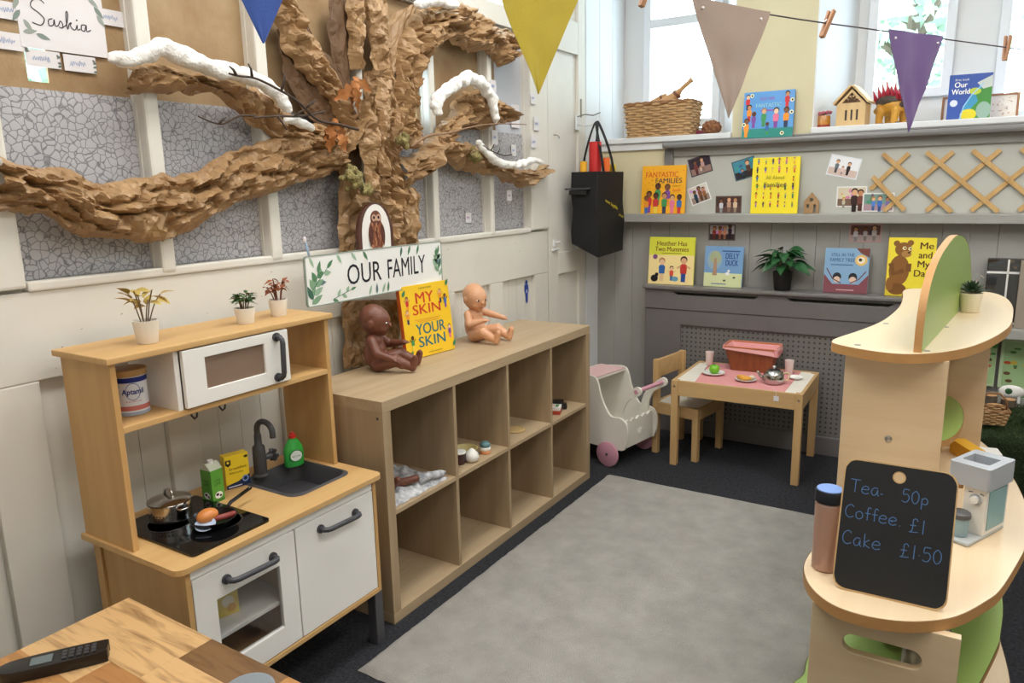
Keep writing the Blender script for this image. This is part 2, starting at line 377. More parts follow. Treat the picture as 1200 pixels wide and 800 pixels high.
for i, (a, b) in enumerate(PANES):
    wl('pane', a, b, 1.215, 1.682, -.097, -.088, CRACK, 0)
    wl('clear_pane', a, b, 1.682, 2.15, -.105, -.102, CLEAR, 0)
    wl('clerestory_pane', a, b, 2.26, 2.75, -.105, -.102, CLEAR, 0)
    if i == 5: lp = [rect(1.33, 1.43, 1.676, 2.15)]
    else: lp = [rect(a-.002, b+.002, 1.676, 2.152)]
    if i in SLOTS: lp.append(rect(*SLOTS[i]))
    MB().prism(lp, -.098, -.092, yz).build('backing_board', KRAFTB, WL)
wl('frosted_sheet', 1.428, 1.672, 1.676, 2.152, -.099, -.094, pm('frosted_film', (196, 198, 206), .5), 0)
# stains and chips of wear on the paint
CHIP = pm('bare_wood_chip', (138, 122, 104), .8)
ar = Art((XW, 0, 0), (0, 1, 0), (0, 0, 1), .0004); random.seed(4)
for i in range(26):
    y, z = random.uniform(-.75, 1.7), random.uniform(.98, 1.18); r = random.uniform(.0008, .0028)
    ar.disc(y, z, r*random.uniform(1, 2.2), CHIP, r*.6, 7, random.uniform(0, 3))
ar.b.build('paint_chips', None, WL, clean=False)
# door beside the corner
D1 = struct(bx('door_1', WHITE, None, XR, -.068, 1.872, 2.31, .01, 2.75, 0))
for n, a, b, z0, z1 in (('door_stile', 1.872, 1.975, .01, 2.75), ('door_stile', 2.225, 2.31, .01, 2.75), ('door_rail', 1.975, 2.225, .01, .2), ('door_rail', 1.975, 2.225, .94, 1.06), ('door_rail', 1.975, 2.225, 2.13, 2.30)):
    bx(n, WHITE, D1, -.068, XW, a, b, z0, z1, .004)
bt = MB(); bt.box(XW, XW+.012, 1.90, 1.95, 1.075, 1.09); bt.cyl((XW+.012, 1.905, 1.082), (XW+.012, 1.95, 1.082), .006, n=10); bt.box(XW, XW+.01, 1.915, 1.935, 1.10, 1.135); bt.cyl((XW+.01, 1.925, 1.12), (XW+.03, 1.94, 1.125), .004, n=8)
bt.build('latch', WHITE2, D1, smooth=.6)
wl('keyhole_plate', 2.245, 2.26, 1.80, 1.90, XW, XW+.004, pm('tarnished_brass', (150, 140, 122), .5, .6), .001)
for i in range(3): wl('corner_plank', 2.322+i*.179, 2.322+(i+1)*.179-.004, 0, CEIL, mat=WHITE2, bev=.004)
# --- back wall
WB = struct(bx('wall_back', CREAM, None, -.13, 5.2, 2.50, 2.95, 0, 1.655, 0))
MB().prism([(.745, YB), (1.15, YB), (1.31, 2.95), (.55, 2.95)], 1.655, CEIL).build('pier', CREAM, WB)
MB().prism([(.745, YB+.001), (.55, 2.95), (.545, 2.95), (.738, YB+.001)], 1.686, CEIL).build('reveal', WHITE2, WB); MB().prism([(1.15, YB+.001), (1.31, 2.95), (1.315, 2.95), (1.157, YB+.001)], 1.686, CEIL).build('reveal', WHITE2, WB)  # whiter than the cream pier: window light on the reveals put into colour
bx('plaster', CREAM, WB, XW, .375, YB, 2.50, 1.21, 1.655, 0)
xz = lambda a, b, d: (a, d, b)
W1 = rect(.09, .55, 1.75, 2.75); W2 = rect(1.34, 1.725, 1.84, 2.75); W3 = rect(1.925, 2.36, 1.70, 2.75); W4 = rect(2.6, 3.0, 1.84, 2.75)
MB().prism([rect(XW-.08, 5.2, 1.655, CEIL), W1, W2, W3, W4], YG, 2.95, xz).build('window_wall', WHITE2, WB)
x = XW; i = 0
while x < 3.3:
    bx('plank', GREYB, WB, x+.0005, x+.1135, YB-.004, 2.50, 0, 1.212, .0018); x += .114
LEDGE = bx('ledge', GREYB, WB, .155, 3.3, 2.385, YB, 1.21, 1.255, .004)
bx('display_board', SAGE, WB, .40, 3.3, 2.474, 2.50, 1.255, 1.60, 0)
bx('board_frame', DGREY, WB, .375, .425, 2.452, YB, 1.255, 1.632, .004); bx('board_frame', GREYB, WB, .425, 3.3, 2.46, YB, 1.570, 1.618, .004)
bx('board_moulding', DGREY, WB, .375, 3.3, 2.405, YB, 1.615, 1.645, .012)
bx('sill_nosing', DGREY, WB, .375, 3.3, 2.44, YB, 1.645, 1.657, .004)
bx('sill', WHITE2, WB, XW, .745, 2.45, YG, 1.655, 1.685, .004); bx('sill', WHITE2, WB, 1.15, 5.2, 2.452, YG, 1.657, 1.685, .004)
bx('sill_apron', WHITE2, WB, XW, .375, 2.465, YB, 1.615, 1.655, .004)
struct(bx('baseboard_back', COVER, None, XW, .31, 2.455, 2.476, 0, .10, .004))
FR = pm('white_window_frame', (232, 236, 242), .35)
def window(n, x0, x1, z0, z1, bars):
    w_ = struct(MB().prism([rect(x0, x1, z0, z1), rect(x0+.045, x1-.045, z0+.045, z1-.045)], YG-.03, YG+.04, xz).build('window_%d' % n, FR, None, bevel=.004))
    for z in bars: bx('transom', FR, w_, x0+.045, x1-.045, YG-.03, YG+.04, z-.025, z+.025, .004)
    bx('pane', CLEAR, w_, x0+.045, x1-.045, YG+.005, YG+.009, z0+.045, z1-.045, 0); return w_
window(1, .085, .56, 1.755, 2.76, [2.365]); window(2, 1.335, 1.735, 1.83, 2.76, [2.36]); window(3, 1.92, 2.37, 1.69, 2.76, []); window(4, 2.59, 3.01, 1.83, 2.76, [2.36])
# --- ceiling lamps
DIFF = emis('lamp_diffuser', (1, .95, .88), 4)
for i, (x, y) in enumerate(LAMPS):
    t = thing('ceiling_lamp', 'slim white ceiling lamp panel above the play corner', 'ceiling lamp', (x, y, CEIL-.06), group='ceiling lamps')
    MB().prism([rect(-.32, .32, -.62, .62), rect(-.295, .295, -.595, .595)], 0, .06).build('housing', FR, t, True, .003)
    bx('diffuser', DIFF, t, -.295, .295, -.595, .595, .012, .02, 0, True)
    l = area((0, 0, 0), .56, 1.16, LAMP_W); l.parent = t; l.location = (0, 0, .008)
# --- trees outside
LEAFM = pm('tree_leaf', (150, 176, 150), .6, var=.4, vscale=1); BARK = pm('bark', (92, 80, 66), .9, var=.3)
def tree(x, y, h, r, seed, label):
    random.seed(seed); t = thing('garden_tree', label, 'tree', (x, y, -1))
    mb = MB(); mb.tube([(x, y, -1), (x+.1, y, h*.4), (x-.1, y, h*.8)], [.16, .12, .05], 8)
    for i in range(9):
        a = random.uniform(0, 6.3); z = h*random.uniform(.3, .75); mb.tube([(x, y, z), (x+math.cos(a)*r*.4, y+math.sin(a)*r*.4, z+.5), (x+math.cos(a)*r*.8, y+math.sin(a)*r*.8, z+.8)], [.05, .03, .012], 6)
    mb.build('trunk', BARK, t); lf = MB()
    for i in range(2600):
        a, b, q = random.uniform(0, 6.3), random.uniform(-1, 1), random.random()**.4
        c = Vector((x+math.cos(a)*math.sqrt(1-b*b)*r*q, y+math.sin(a)*math.sqrt(1-b*b)*r*q, h*.62+b*h*.42*q))
        d = Vector((random.gauss(0, 1), random.gauss(0, 1), random.gauss(0, 1))).normalized(); e = d.orthogonal().normalized(); s = random.uniform(.05, .12)
        lf.add([c-d*s, c+e*s*.5, c+d*s, c-e*s*.5], [(0, 1, 2, 3)])
    stuff(lf.build('foliage', LEAFM, t, clean=False))
tree(1.1, 7.5, 5.2, 1.3, 1, 'leafy green tree outside behind the narrow window'); tree(4.2, 8.9, 5.6, 1.6, 2, 'spreading green tree outside behind the wide window'); tree(-4.2, 1.5, 3.6, 1.1, 6, 'tree outside seen through the clear slot below the name cards'); tree(-.15, 9.6, 3.9, .8, 3, 'small tree whose top shows low in the window behind the wicker basket')
# --- radiator cover
RC = thing('radiator_cover', 'dark grey radiator cover with perforated front below the picture books', 'radiator cover', (1.1, 2.36, 0))
Y0 = 2.36
MB().prism([rect(.31, 1.95, .0, .72), rect(.525, 1.80, .095, .635)], Y0, Y0+.02, xz).build('front_frame', COVER, RC, bevel=.003)
MB().prism([rect(.31, 1.95, .722, .835), [(.48, .822), (.95, .822), (.93, .806), (.50, .806)], [(1.10, .822), (1.60, .822), (1.58, .806), (1.12, .806)]], Y0-.006, Y0+.02, xz).build('top_rail', COVER, RC, bevel=.003)
bx('perforated_panel', perforated('perforated_hardboard'), RC, .525, 1.80, Y0+.012, Y0+.018, .095, .635, 0)
bx('side_panel', COVER, RC, .31, .33, Y0+.02, 2.475, 0, .835, .002); bx('side_panel', COVER, RC, 1.93, 1.95, Y0+.02, 2.475, 0, .835, .002)
bx('top_board', DGREY, RC, .30, 1.96, 2.335, 2.475, .836, .856, .006)
bx('skirting', COVER, RC, .31, 1.95, 2.342, Y0, 0, .098, .004)
bx('radiator', pm('radiator_dark', (50, 50, 52), .6), RC, .55, 1.75, 2.41, 2.46, .12, .70, .01)
# --- rug
RUGM = pm('grey_rug_pile', (200, 195, 187), .95, var=1, rgb2=(172, 167, 159), vscale=9, bump=1, bscale=420, spec=.1, sheen=.2, detail=8)
def rugf(s, t):
    x, y = .455+s*1.15, -.245+t*1.785
    e = min(s*1.15, (1-s)*1.15, t*1.785, (1-t)*1.785)
    n = noise.noise(Vector((x*7, y*7, 0)))
    if e < 1e-6: x += .004*noise.noise(Vector((x*30, y*30, 2))); y += .004*noise.noise(Vector((x*30, y*30, 7)))
    return (x, y, .002+(.012 if e > .012 else .012*e/.012)+.0012*n)
rug = MB().grid(70, 105, rugf).build('rug', RUGM, None, smooth=True)
tag(rug, 'flat pale grey rug lying on the charcoal carpet', 'rug')
# ================================================================ furniture
BIRCH = wood('birch_ply_y', (210, 172, 118), (196, 154, 98), 'y', 16); BIRCHZ = wood('birch_ply_z', (206, 166, 110), (190, 147, 91), 'z', 16)
LACQ = pm('white_lacquer', (236, 234, 230), .4); HANDLE = pm('graphite_plastic', (66, 66, 72), .45); DARKPL = pm('dark_grey_plastic', (72, 72, 76), .4)
K = thing('play_kitchen', 'birch and white toy kitchen with hob, sink and little oven', 'play kitchen', (.23, -.41, 0))
ky0, ky1 = -.757, -.067
# worktop with a cut-out for the sink
SK = rrect(.105, .345, -.33, -.11, .035)
wt = [(.03, ky0-.008), (.405, ky0-.008)]+[(.412+.025*math.sin(a*PI/12), ky0-.008+.025-.025*math.cos(a*PI/12)) for a in range(0, 7)]+[(.412+.025*math.cos(a*PI/12), ky1-.02+.025*math.sin(a*PI/12)) for a in range(0, 7)]+[(.03, ky1+.005)]
MB().prism([wt, SK], .552, .567).build('worktop', BIRCH, K, bevel=.0015)
bx('side_panel', BIRCHZ, K, .04, .252, ky0, ky0+.015, .567, 1.037); bx('side_panel', BIRCHZ, K, .04, .252, ky1-.018, ky1-.003, .567, 1.037)
bx('top_board', BIRCH, K, .025, .265, ky0-.012, ky1+.008, 1.037, 1.053, .003); bx('shelf', BIRCH, K, .04, .252, ky0+.015, ky1-.018, .865, .880)
# microwave
mo = bx('microwave', LACQ, K, .05, .25, -.594, -.580, .880, 1.036)
bx('side', LACQ, mo, .05, .25, -.247, -.236, .880, 1.036)
bx('back', pm('dim_white', (205, 200, 192), .7), mo, .05, .056, -.58, -.247, .880, 1.036)
dr = MB().prism([rect(-.578, -.240, .884, 1.034), rect(-.515, -.325, .922, 1.006)], .251, .264, yz).build('microwave_door', LACQ, K, bevel=.002)
TINT = pm('smoked_pane', (150, 126, 110), .15); TINT.node_tree.nodes['Principled BSDF'].inputs['Alpha'].default_value = .72
bx('pane', TINT, dr, .254, .257, -.515, -.325, .922, 1.006, 0)
def bar_handle(parent, p0, p1, out=.028, r=.0075):
    p0, p1 = Vector(p0), Vector(p1); X = Vector((out, 0, 0)); d = (p1-p0).normalized(); mb = MB()
    for p in (p0, p1): mb.cyl(p, p+Vector((.006, 0, 0)), .0125, n=18); mb.cyl(p+Vector((.006, 0, 0)), p+X*.7, r, n=12)
    mb.tube([p0+X*.55, p0+X*.9+d*.006, p0+X+d*.016, p1+X-d*.016, p1+X*.9-d*.006, p1+X*.55], r, 12)
    return mb.build('handle', HANDLE, parent, smooth=.7)
bar_handle(dr, (.264, -.283, 1.018), (.264, -.288, .902))
# base cabinet
fx = .42
bx('base_side', BIRCHZ, K, .05, fx, -.738, -.724, .18, .552); bx('base_side', BIRCHZ, K, .05, fx+.002, -.098, -.084, .18, .552)
bx('base_post', BIRCHZ, K, .045, .075, -.745, -.738, .12, .552)
bx('base_floor', BIRCH, K, .05, fx+.004, -.724, -.098, .180, .194); bx('base_divider', BIRCHZ, K, .06, fx-.014, -.416, -.406, .194, .520)
bx('base_back', pm('cabinet_back', (176, 166, 152), .7), K, .052, .06, -.724, -.098, .194, .552)
bx('fascia', LACQ, K, fx-.012, fx, -.724, -.100, .523, .551)
od = MB().prism([rect(-.723, -.411, .197, .520), rect(-.662, -.468, .262, .442)], fx-.012, fx+.002, yz).build('oven_door', LACQ, K, bevel=.002)
bx('pane', glassy('oven_pane', (244, 244, 244), .07, .05), od, fx-.007, fx-.004, -.662, -.468, .262, .442, 0)
bar_handle(od, (fx+.002, -.632, .484), (fx+.002, -.488, .478)); 
cdr = bx('cupboard_door', LACQ, K, fx-.012, fx+.002, -.407, -.101, .197, .520, .002); bar_handle(cdr, (fx+.002, -.318, .486), (fx+.002, -.180, .480))
bx('oven_shelf', LACQ, K, .07, fx-.016, -.72, -.418, .320, .332)
for x, y in ((.06, -.735), (.385, -.735), (.06, -.115), (.385, -.115)): bx('leg', DARKPL, K, x, x+.035, y, y+.035, 0, .18, .003)
# hob and sink
hb = MB().prism(rrect(.085, .405, -.702, -.468, .012, 4), .567, .574).build('hob', pm('black_glass', (14, 14, 16), .08), K, bevel=.001)
for cy in (-.62, -.545): MB().lathe([(.052, .5742), (.054, .5746), (.056, .5742)], (.19 if cy < -.6 else .30, cy, 0)).build('ring', pm('hob_ring', (38, 38, 42), .3), hb)
sk = MB(); lv = [(0, .005), (.010, .005), (.012, -.004), (.016, -.06), (.03, -.07)]
rings = [rrect(.098+o, .352-o, -.337+o, -.103-o, .04 if o < .02 else .03) for o, _ in [(0, 0), (.010, 0), (.014, 0), (.022, 0), (.045, 0)]]
vs = [(p[0], p[1], .567+z) for (rg, (_, z)) in zip(rings, [(0, .0005), (0, .004), (0, -.004), (0, -.06), (0, -.068)]) for p in rg]; n_ = len(rings[0])
sk.add(vs, [(i*n_+j, i*n_+(j+1) % n_, (i+1)*n_+(j+1) % n_, (i+1)*n_+j) for i in range(4) for j in range(n_)]+[tuple(range(4*n_, 5*n_))])
sb = sk.build('sink', DARKPL, K, smooth=.8); MB().lathe([(0, .5), (.014, .5), (.018, .5005), (.018, .4985)], (.225, -.22, 0)).build('plug_hole', pm('dull_steel', (150, 150, 152), .35, .9), sb, smooth=.6)
tp = MB(); tx_, ty_ = .118, -.262
tp.lathe([(.026, .567), (.027, .571), (.02, .577), (.0195, .64), (.0185, .66), (.0115, .668), (.0105, .70)], (tx_, ty_, 0))
tp.tube([(tx_, ty_, .695)]+[(tx_+.035-.035*math.cos(a), ty_, .715+.03*math.sin(a)) for a in [PI*i/10 for i in range(11)]]+[(tx_+.07, ty_, .70)], .009, 12)
tap = tp.build('tap', DARKPL, K, smooth=.7)
kn = MB(); kn.cyl((tx_, ty_, .622), (tx_+.01, ty_+.038, .622), .010, n=12)
for a in range(6): kn.cyl((tx_+.01, ty_+.04, .622), (tx_+.01+.02*math.cos(a*PI/3), ty_+.045, .622+.02*math.sin(a*PI/3)), .0065, n=8)
kn.build('tap_knob', DARKPL, tap, smooth=.7)
for y in (-.469, -.377):
    MB().tube([(.10, y, .865), (.10, y, .845), (.10, y+.002, .835), (.104, y+.005, .812), (.112, y+.008, .803), (.12, y+.01, .810), (.122, y+.011, .822)], .0028, 8).build('hook', HANDLE, K, smooth=True)
# ---------------------------------------------------------------- cube shelf
OAKH = wood('oak_laminate_y', (186, 164, 134), (170, 147, 116), 'y', 22); OAKV = wood('oak_laminate_z', (176, 153, 122), (158, 135, 106), 'z', 22)
S = thing('cube_shelf', 'low oak-effect cube shelf with eight open compartments', 'shelf', (.195, .735, 0))
bx('top', OAKH, S, 0, .39, 0, 1.47, .732, .77, .002); bx('bottom', OAKH, S, 0, .39, 0, 1.47, 0, .038, .002)
s1 = bx('side', OAKV, S, 0, .39, 0, .038, .038, .732); bx('side', OAKV, S, 0, .39, 1.432, 1.47, .038, .732)
MB().cyl((.368, .001, .712), (.368, -.0008, .712), .005, n=12).build('screw_hole', HANDLE, s1)
DV = [.038]+[v for c in (.381, .737, 1.092) for v in (c-.008, c+.008)]+[1.432]
for c in (.381, .737, 1.092): bx('divider', OAKV, S, .004, .388, c-.008, c+.008, .038, .732, .001)
for a, b in zip(DV[::2], DV[1::2]): bx('shelf_board', OAKH, S, .004, .388, a, b, .377, .393, .001)
# ---------------------------------------------------------------- curved room divider
MAPLE = wood('maple_laminate_x', (220, 196, 162), (208, 182, 146), 'x', 18, .3); MAPLET = wood('maple_top', (224, 201, 168), (214, 188, 152), 'y', 14, .4, 1.0)
EDGE = pm('edge_banding', (186, 138, 84), .5, var=.1, vscale=20); GREEN = pm('lime_laminate', (146, 172, 92), .35)
U = thing('room_divider', 'two-tier curved maple room divider with green arched screen', 'room divider', (1.85, 1.02, 0))
def curved(left, right, z0, z1, name, mat, n=60, parent=U):
    pts = [(p.x, p.y) for p in spline([(a, b, 0) for a, b in left+right], n*2, True)]
    ob = MB().prism(pts, z0, z1).build(name, mat, parent)
    eb = MB(); k = len(pts)
    q = []
    for i in range(k):
        d = Vector((pts[(i+1) % k][0]-pts[i-1][0], pts[(i+1) % k][1]-pts[i-1][1])).normalized(); q.append((pts[i][0]+d.y*.0015, pts[i][1]-d.x*.0015))
    cx = sum(p[0] for p in pts)/k
    sgn = 1 if sum(pts[i][0]*pts[(i+1) % k][1]-pts[(i+1) % k][0]*pts[i][1] for i in range(k)) > 0 else -1
    if sgn < 0: q = [(2*a[0]-b[0], 2*a[1]-b[1]) for a, b in zip(pts, q)]
    vs = [(a[0], a[1], z) for z in (z0+.0005, z1-.0008) for a in q]
    eb.add(vs, [(i, (i+1) % k, k+(i+1) % k, k+i) for i in range(k)]); eb.build('edge_band', EDGE, ob, smooth=True); return ob
topL = [(1.614, .465), (1.622, .525), (1.654, .64), (1.69, .80), (1.709, .97), (1.717, 1.19), (1.706, 1.42), (1.694, 1.56), (1.705, 1.65)]
topR = [(1.76, 1.69), (1.88, 1.70), (1.98, 1.66), (2.025, 1.54), (2.043, 1.333), (2.039, 1.088), (2.026, .903), (1.993, .731), (1.951, .583), (1.908, .485), (1.85, .409), (1.775, .37), (1.69, .392), (1.63, .43)]
curved(topL, topR, .965, .99, 'top_shelf', MAPLET)
lowL = [(1.664, -.05), (1.66, .015), (1.672, .12), (1.70, .3), (1.715, .55), (1.705, .8), (1.682, 1.0), (1.672, 1.12), (1.69, 1.22)]
lowR = [(1.74, 1.275), (1.81, 1.30), (1.885, 1.275), (1.95, 1.19), (2.0, 1.08), (2.038, .95), (2.075, .77), (2.098, .55), (2.092, .38), (2.082, .29), (2.036, .075), (2.005, -.007), (1.968, -.079), (1.93, -.125), (1.87, -.165), (1.80, -.181), (1.74, -.168), (1.692, -.12)]
curved(lowL, lowR, .545, .57, 'counter', MAPLET)
curved([(a+.012, b+.01) for a, b in lowL], [(a-.03, b+(.02 if b < 0 else 0)) for a, b in lowR], .285, .305, 'middle_shelf', GREEN)
curved([(a+.0, b) for a, b in lowL], [(a+.008, b) for a, b in lowR], .05, .075, 'base_board', MAPLET)
def web(name, a, b, z0, z1, th, mat=MAPLE):
    a, b = Vector((*a, 0)), Vector((*b, 0)); d = (b-a).normalized(); n = Vector((-d.y, d.x, 0)); c = (a+b)/2+Vector((0, 0, (z0+z1)/2))
    return MB().obox(c, d, n, (0, 0, 1), (b-a).length/2, th/2, (z1-z0)/2).build(name, mat, U, bevel=.002)
PY = .455; xl_, xr_ = hit(1, PY, 987, 480).x, hit(1, PY, 1107, 480).x
np_ = web('end_panel', (xl_, PY), (xr_, PY), .57, .965, .02); 
np_screws = [(1.778, .80), (1.778, .61)]
for x, z in np_screws[:1]:
    MB().lathe([(.0, .004), (.006, .004), (.0085, .0025), (.009, 0)], (0, 0, 0), 16).build('bolt', pm('steel_bolt', (170, 170, 170), .3, .9), np_, True, smooth=.7)
    o = np_.children[-1]; o.matrix_local = wm(np_).inverted() @ (Matrix.Translation((hit(1, PY-.01, 1041, 514).x, PY-.0102, hit(1, PY-.01, 1041, 514).z)) @ Matrix.Rotation(PI/2, 4, 'X'))
web('end_panel', (1.72, 1.60), (1.955, 1.60), .0, .965, .02); web('fin_panel', (1.885, 1.0), (1.988, 1.0), .57, .965, .02); web('centre_panel', (1.864, .466), (1.885, 1.2), .57, .965, .018, wood('maple_laminate_y', (206, 174, 128), (196, 164, 118), 'y', 18, .35))
gs = [(1.874, .47)]+[(1.876+.06*math.sin(PI*i/16), .48+.25*(1-math.cos(PI*i/16))) for i in range(17)]
sh = MB().prism(gs, .725, .743).build('side_shelf', GREEN, U)
k_ = len(gs); MB().add([(a+.001, b, z) for z in (.7255, .7425) for a, b in gs[1:]], [(i, i+1, k_-1+i+1, k_-1+i) for i in range(k_-2)]).build('edge_band', EDGE, sh)
# handle slot in the near end panel
slot = rrect(1.762, 1.908, .452, .494, .02, 6)
MB().prism([rect(1.698, 1.970, .075, .545), slot], -.135, -.115, xz).build('end_panel', MAPLE, U, bevel=.002)
MB().prism([rect(1.715, 1.925, .075, .545)], 1.20, 1.22, xz).build('end_panel', MAPLE, U, bevel=.002)
web('low_centre_panel', (1.835, .7), (1.86, 1.19), .305, .545, .018)
web('low_centre_panel', (1.835, -.11), (1.86, 1.19), .075, .285, .018)
for x, y in ((1.74, 0), (1.95, .1), (1.93, 1.12), (1.74, 1.18)): MB().cyl((x, y, 0), (x, y, .05), .03, n=16).build('foot', HANDLE, U)
for px in ((1005, 404), (1038, 379), (1108, 383), (1086, 411)):
    p = hit(2, .99, *px); MB().lathe([(0, .0008), (.008, .0008), (.009, 0)], p, 14).build('cover_cap', pm('grey_cap', (128, 120, 112), .4), U)
# arched screen standing on the top shelf
ao = [(.0, .0), (.008, .09), (.05, .16), (.15, .212), (.3, .243), (.5, .26), (.72, .235), (.88, .182), (1.0, .10), (1.10, .0)]
op = [(p.x, p.y) for p in spline([(a, b, 0) for a, b in ao], 50)]
A0, AD = Vector((1.823, .405, .99)), Vector((.087, 1.05, 0)).normalized(); AN = Vector((AD.y, -AD.x, 0))
af = lambda a, b, d: A0+AD*a+Vector((0, 0, b))+AN*d
asc = MB().prism(op, -.009, .009, af).build('arched_screen', GREEN, U)
k_ = len(op); ab = MB()
nr = []
for i in range(k_):
    a, b = op[max(i-1, 0)], op[min(i+1, k_-1)]; d = Vector((b[0]-a[0], b[1]-a[1])).normalized(); nr.append((op[i][0]-d.y*.0015, op[i][1]+d.x*.0015))
ab.add([af(p[0], p[1], d) for d in (-.0092, .0092) for p in nr], [(i, i+1, k_+i+1, k_+i) for i in range(k_-1)]); ab.build('edge_band', EDGE, asc, smooth=True)
# ---------------------------------------------------------------- children's table and chair
PINE = wood('pine_x', (206, 172, 122), (190, 152, 102), 'x', 12); PINEZ = wood('pine_z', (206, 172, 122), (190, 152, 102), 'z', 12); HDF = pm('white_hdf', (238, 232, 220), .4)
T = thing('childrens_table', 'small pine children\'s table with white inset top, laid for tea', 'table', (.668, 1.833, 0), (0, 0, .0264))
for x, y in ((0, 0), (.595, 0), (0, .445), (.595, .445)): bx('leg', PINEZ, T, x, x+.035, y, y+.035, 0, .45, .002, True)
bx('apron', PINE, T, .035, .595, 0, .016, .372, .45, .002, True); bx('apron', PINE, T, .035, .595, .464, .48, .372, .45, .002, True)
bx('apron', PINE, T, 0, .016, .035, .445, .372, .45, .002, True); bx('apron', PINE, T, .614, .63, .035, .445, .372, .45, .002, True)
bx('tabletop', HDF, T, .016, .614, .016, .464, .436, .447, 0, True)
for x in (.017, .613): MB().cyl((x, .0, .42), (x, -.002, .42), .005, n=12).build('bolt', pm('steel_bolt', (170, 170, 170), .3, .9), T, True)
CH = thing('childrens_chair', 'small pine children\'s chair with white seat pulled up to the laid table', 'chair', (.536, 1.976, 0), (0, 0, -.165))
for x, y, h in ((0, 0, .515), (0, .27, .515), (.235, 0, .285), (.235, .27, .285)): bx('leg', PINEZ, CH, x-.015, x+.017, y-.015, y+.015, 0, h, .002, True)
bx('seat_rail', PINE, CH, .017, .22, -.013, .003, .225, .285, .002, True); bx('seat_rail', PINE, CH, .017, .22, .268, .284, .225, .285, .002, True)
bx('seat_rail', PINE, CH, .236, .252, .015, .255, .225, .285, .002, True); bx('seat_rail', PINE, CH, -.012, .004, .015, .255, .225, .285, .002, True)
bx('seat', HDF, CH, .004, .236, .003, .268, .272, .283, .001, True); bx('backrest', PINE, CH, -.012, .006, .015, .255, .415, .512, .003, True)
# ---------------------------------------------------------------- doll's pram
PW = pm('white_painted_wood', (232, 228, 218), .4); PINK = pm('pink_painted_wood', (206, 150, 168), .45)
R_ = thing('dolls_pram', 'white wooden doll\'s pram with pink wheels and pink handle bar', 'doll\'s pram', (.385, 1.83, 0), (0, 0, -.18))
prof = [(.04, .12), (.05, .20), (.035, .245), (.0, .262), (-.05, .262), (-.085, .30), (-.115, .36), (-.135, .43), (-.16, .455), (-.22, .455), (-.33, .43), (-.40, .34), (-.42, .24), (-.40, .14), (-.36, .10), (-.02, .088)]
pp = [(p.x, p.y) for p in spline([(a+.10, b, 0) for a, b in prof], 64, True)]
for y in (-.145, .133): MB().prism(pp, y, y+.012, xz).build('side_panel', PW, R_, True, bevel=.002)
sc = [(-.13, .10), (.13, .10)]+[(.13-.26*i/40, .235+.012*abs(math.sin(PI*i/8))) for i in range(41)]
rp = MB().prism(sc, .115, .127, lambda a, b, d: (d, a, b)).build('end_panel', PW, R_, True, bevel=.001)
mo_ = MB(); mo_.ell((.129, 0, .16), (.002, .016, .012)); 
for a in (-.018, -.006, .006, .018): mo_.ell((.129, a, .178-abs(a)*.3), (.002, .005, .006))
mo_.build('motif', pm('motif_white', (250, 248, 244), .4), rp, True, smooth=True)
bx('floor_board', PW, R_, -.28, .115, -.133, .133, .10, .11, .001, True); bx('hood_top', PW, R_, -.23, -.05, -.133, .133, .435, .446, .002, True); bx('front_panel', PW, R_, -.305, -.293, -.133, .133, .12, .33, .001, True)
bx('lining', pm('pink_felt', (214, 178, 178), .9), R_, -.21, -.05, -.130, .130, .4475, .452, .001, True)
for y in (-.128, .115):
    arm = [(-.035, .19), (-.03, .27), (.0, .35), (.055, .405), (.095, .435), (.12, .43), (.125, .405), (.10, .385), (.05, .355), (.022, .30), (.012, .24), (.005, .19)]
    MB().prism([(p.x, p.y) for p in spline([(a+.09, b, 0) for a, b in arm], 48, True)], y, y+.013, xz).build('handle_arm', PW, R_, True, bevel=.002)
MB().cyl((.188, -.132, .412), (.188, .132, .412), .011, n=16).build('handle_bar', PINK, R_, True, smooth=.7)
for x in (0.045, -.22):
    for y in (-.175, .163):
        wl_ = MB().lathe([(0, 0), (.062, 0), (.066, .002), (.066, .010), (.062, .012), (0, .012)], (0, 0, 0), 36).build('wheel', PINK, R_, True, smooth=.6)
        wl_.location = (x, y+.012, .066); wl_.rotation_euler = (PI/2, 0, 0)
        MB().cyl((0, 0, -.002), (0, 0, .016), .007, n=12).build('hub', HANDLE, wl_, True)
# ---------------------------------------------------------------- coffee table in the foreground
CT = thing('wooden_coffee_table', 'patchwork wooden coffee table holding a black handset', 'coffee table', (.32, -.82, 0), (0, 0, -.02))
PW_ = patchwood('acacia_staves'); random.seed(12)
wdt = .078
for r in range(10):
    x = -random.uniform(0, .12)
    y1 = -r*wdt
    while x < 1.3:
        ln = random.uniform(.2, .46); x0, x1 = max(x, 0), min(x+ln, 1.25)
        if x1-x0 > .01: bx('stave', PW_, CT, x0+.0001, x1-.0001, y1-wdt+.0001, y1-.0001, .476, .50-random.uniform(0, .0004), .0006, True)
        x += ln
bx('table_frame', PINEZ, CT, .05, 1.2, -.74, -.04, .41, .4755, .002, True)
for x, y in ((.06, -.11), (1.13, -.11), (.06, -.73), (1.13, -.73)): bx('leg', PINEZ, CT, x, x+.06, y, y+.06, 0, .41, .003, True)
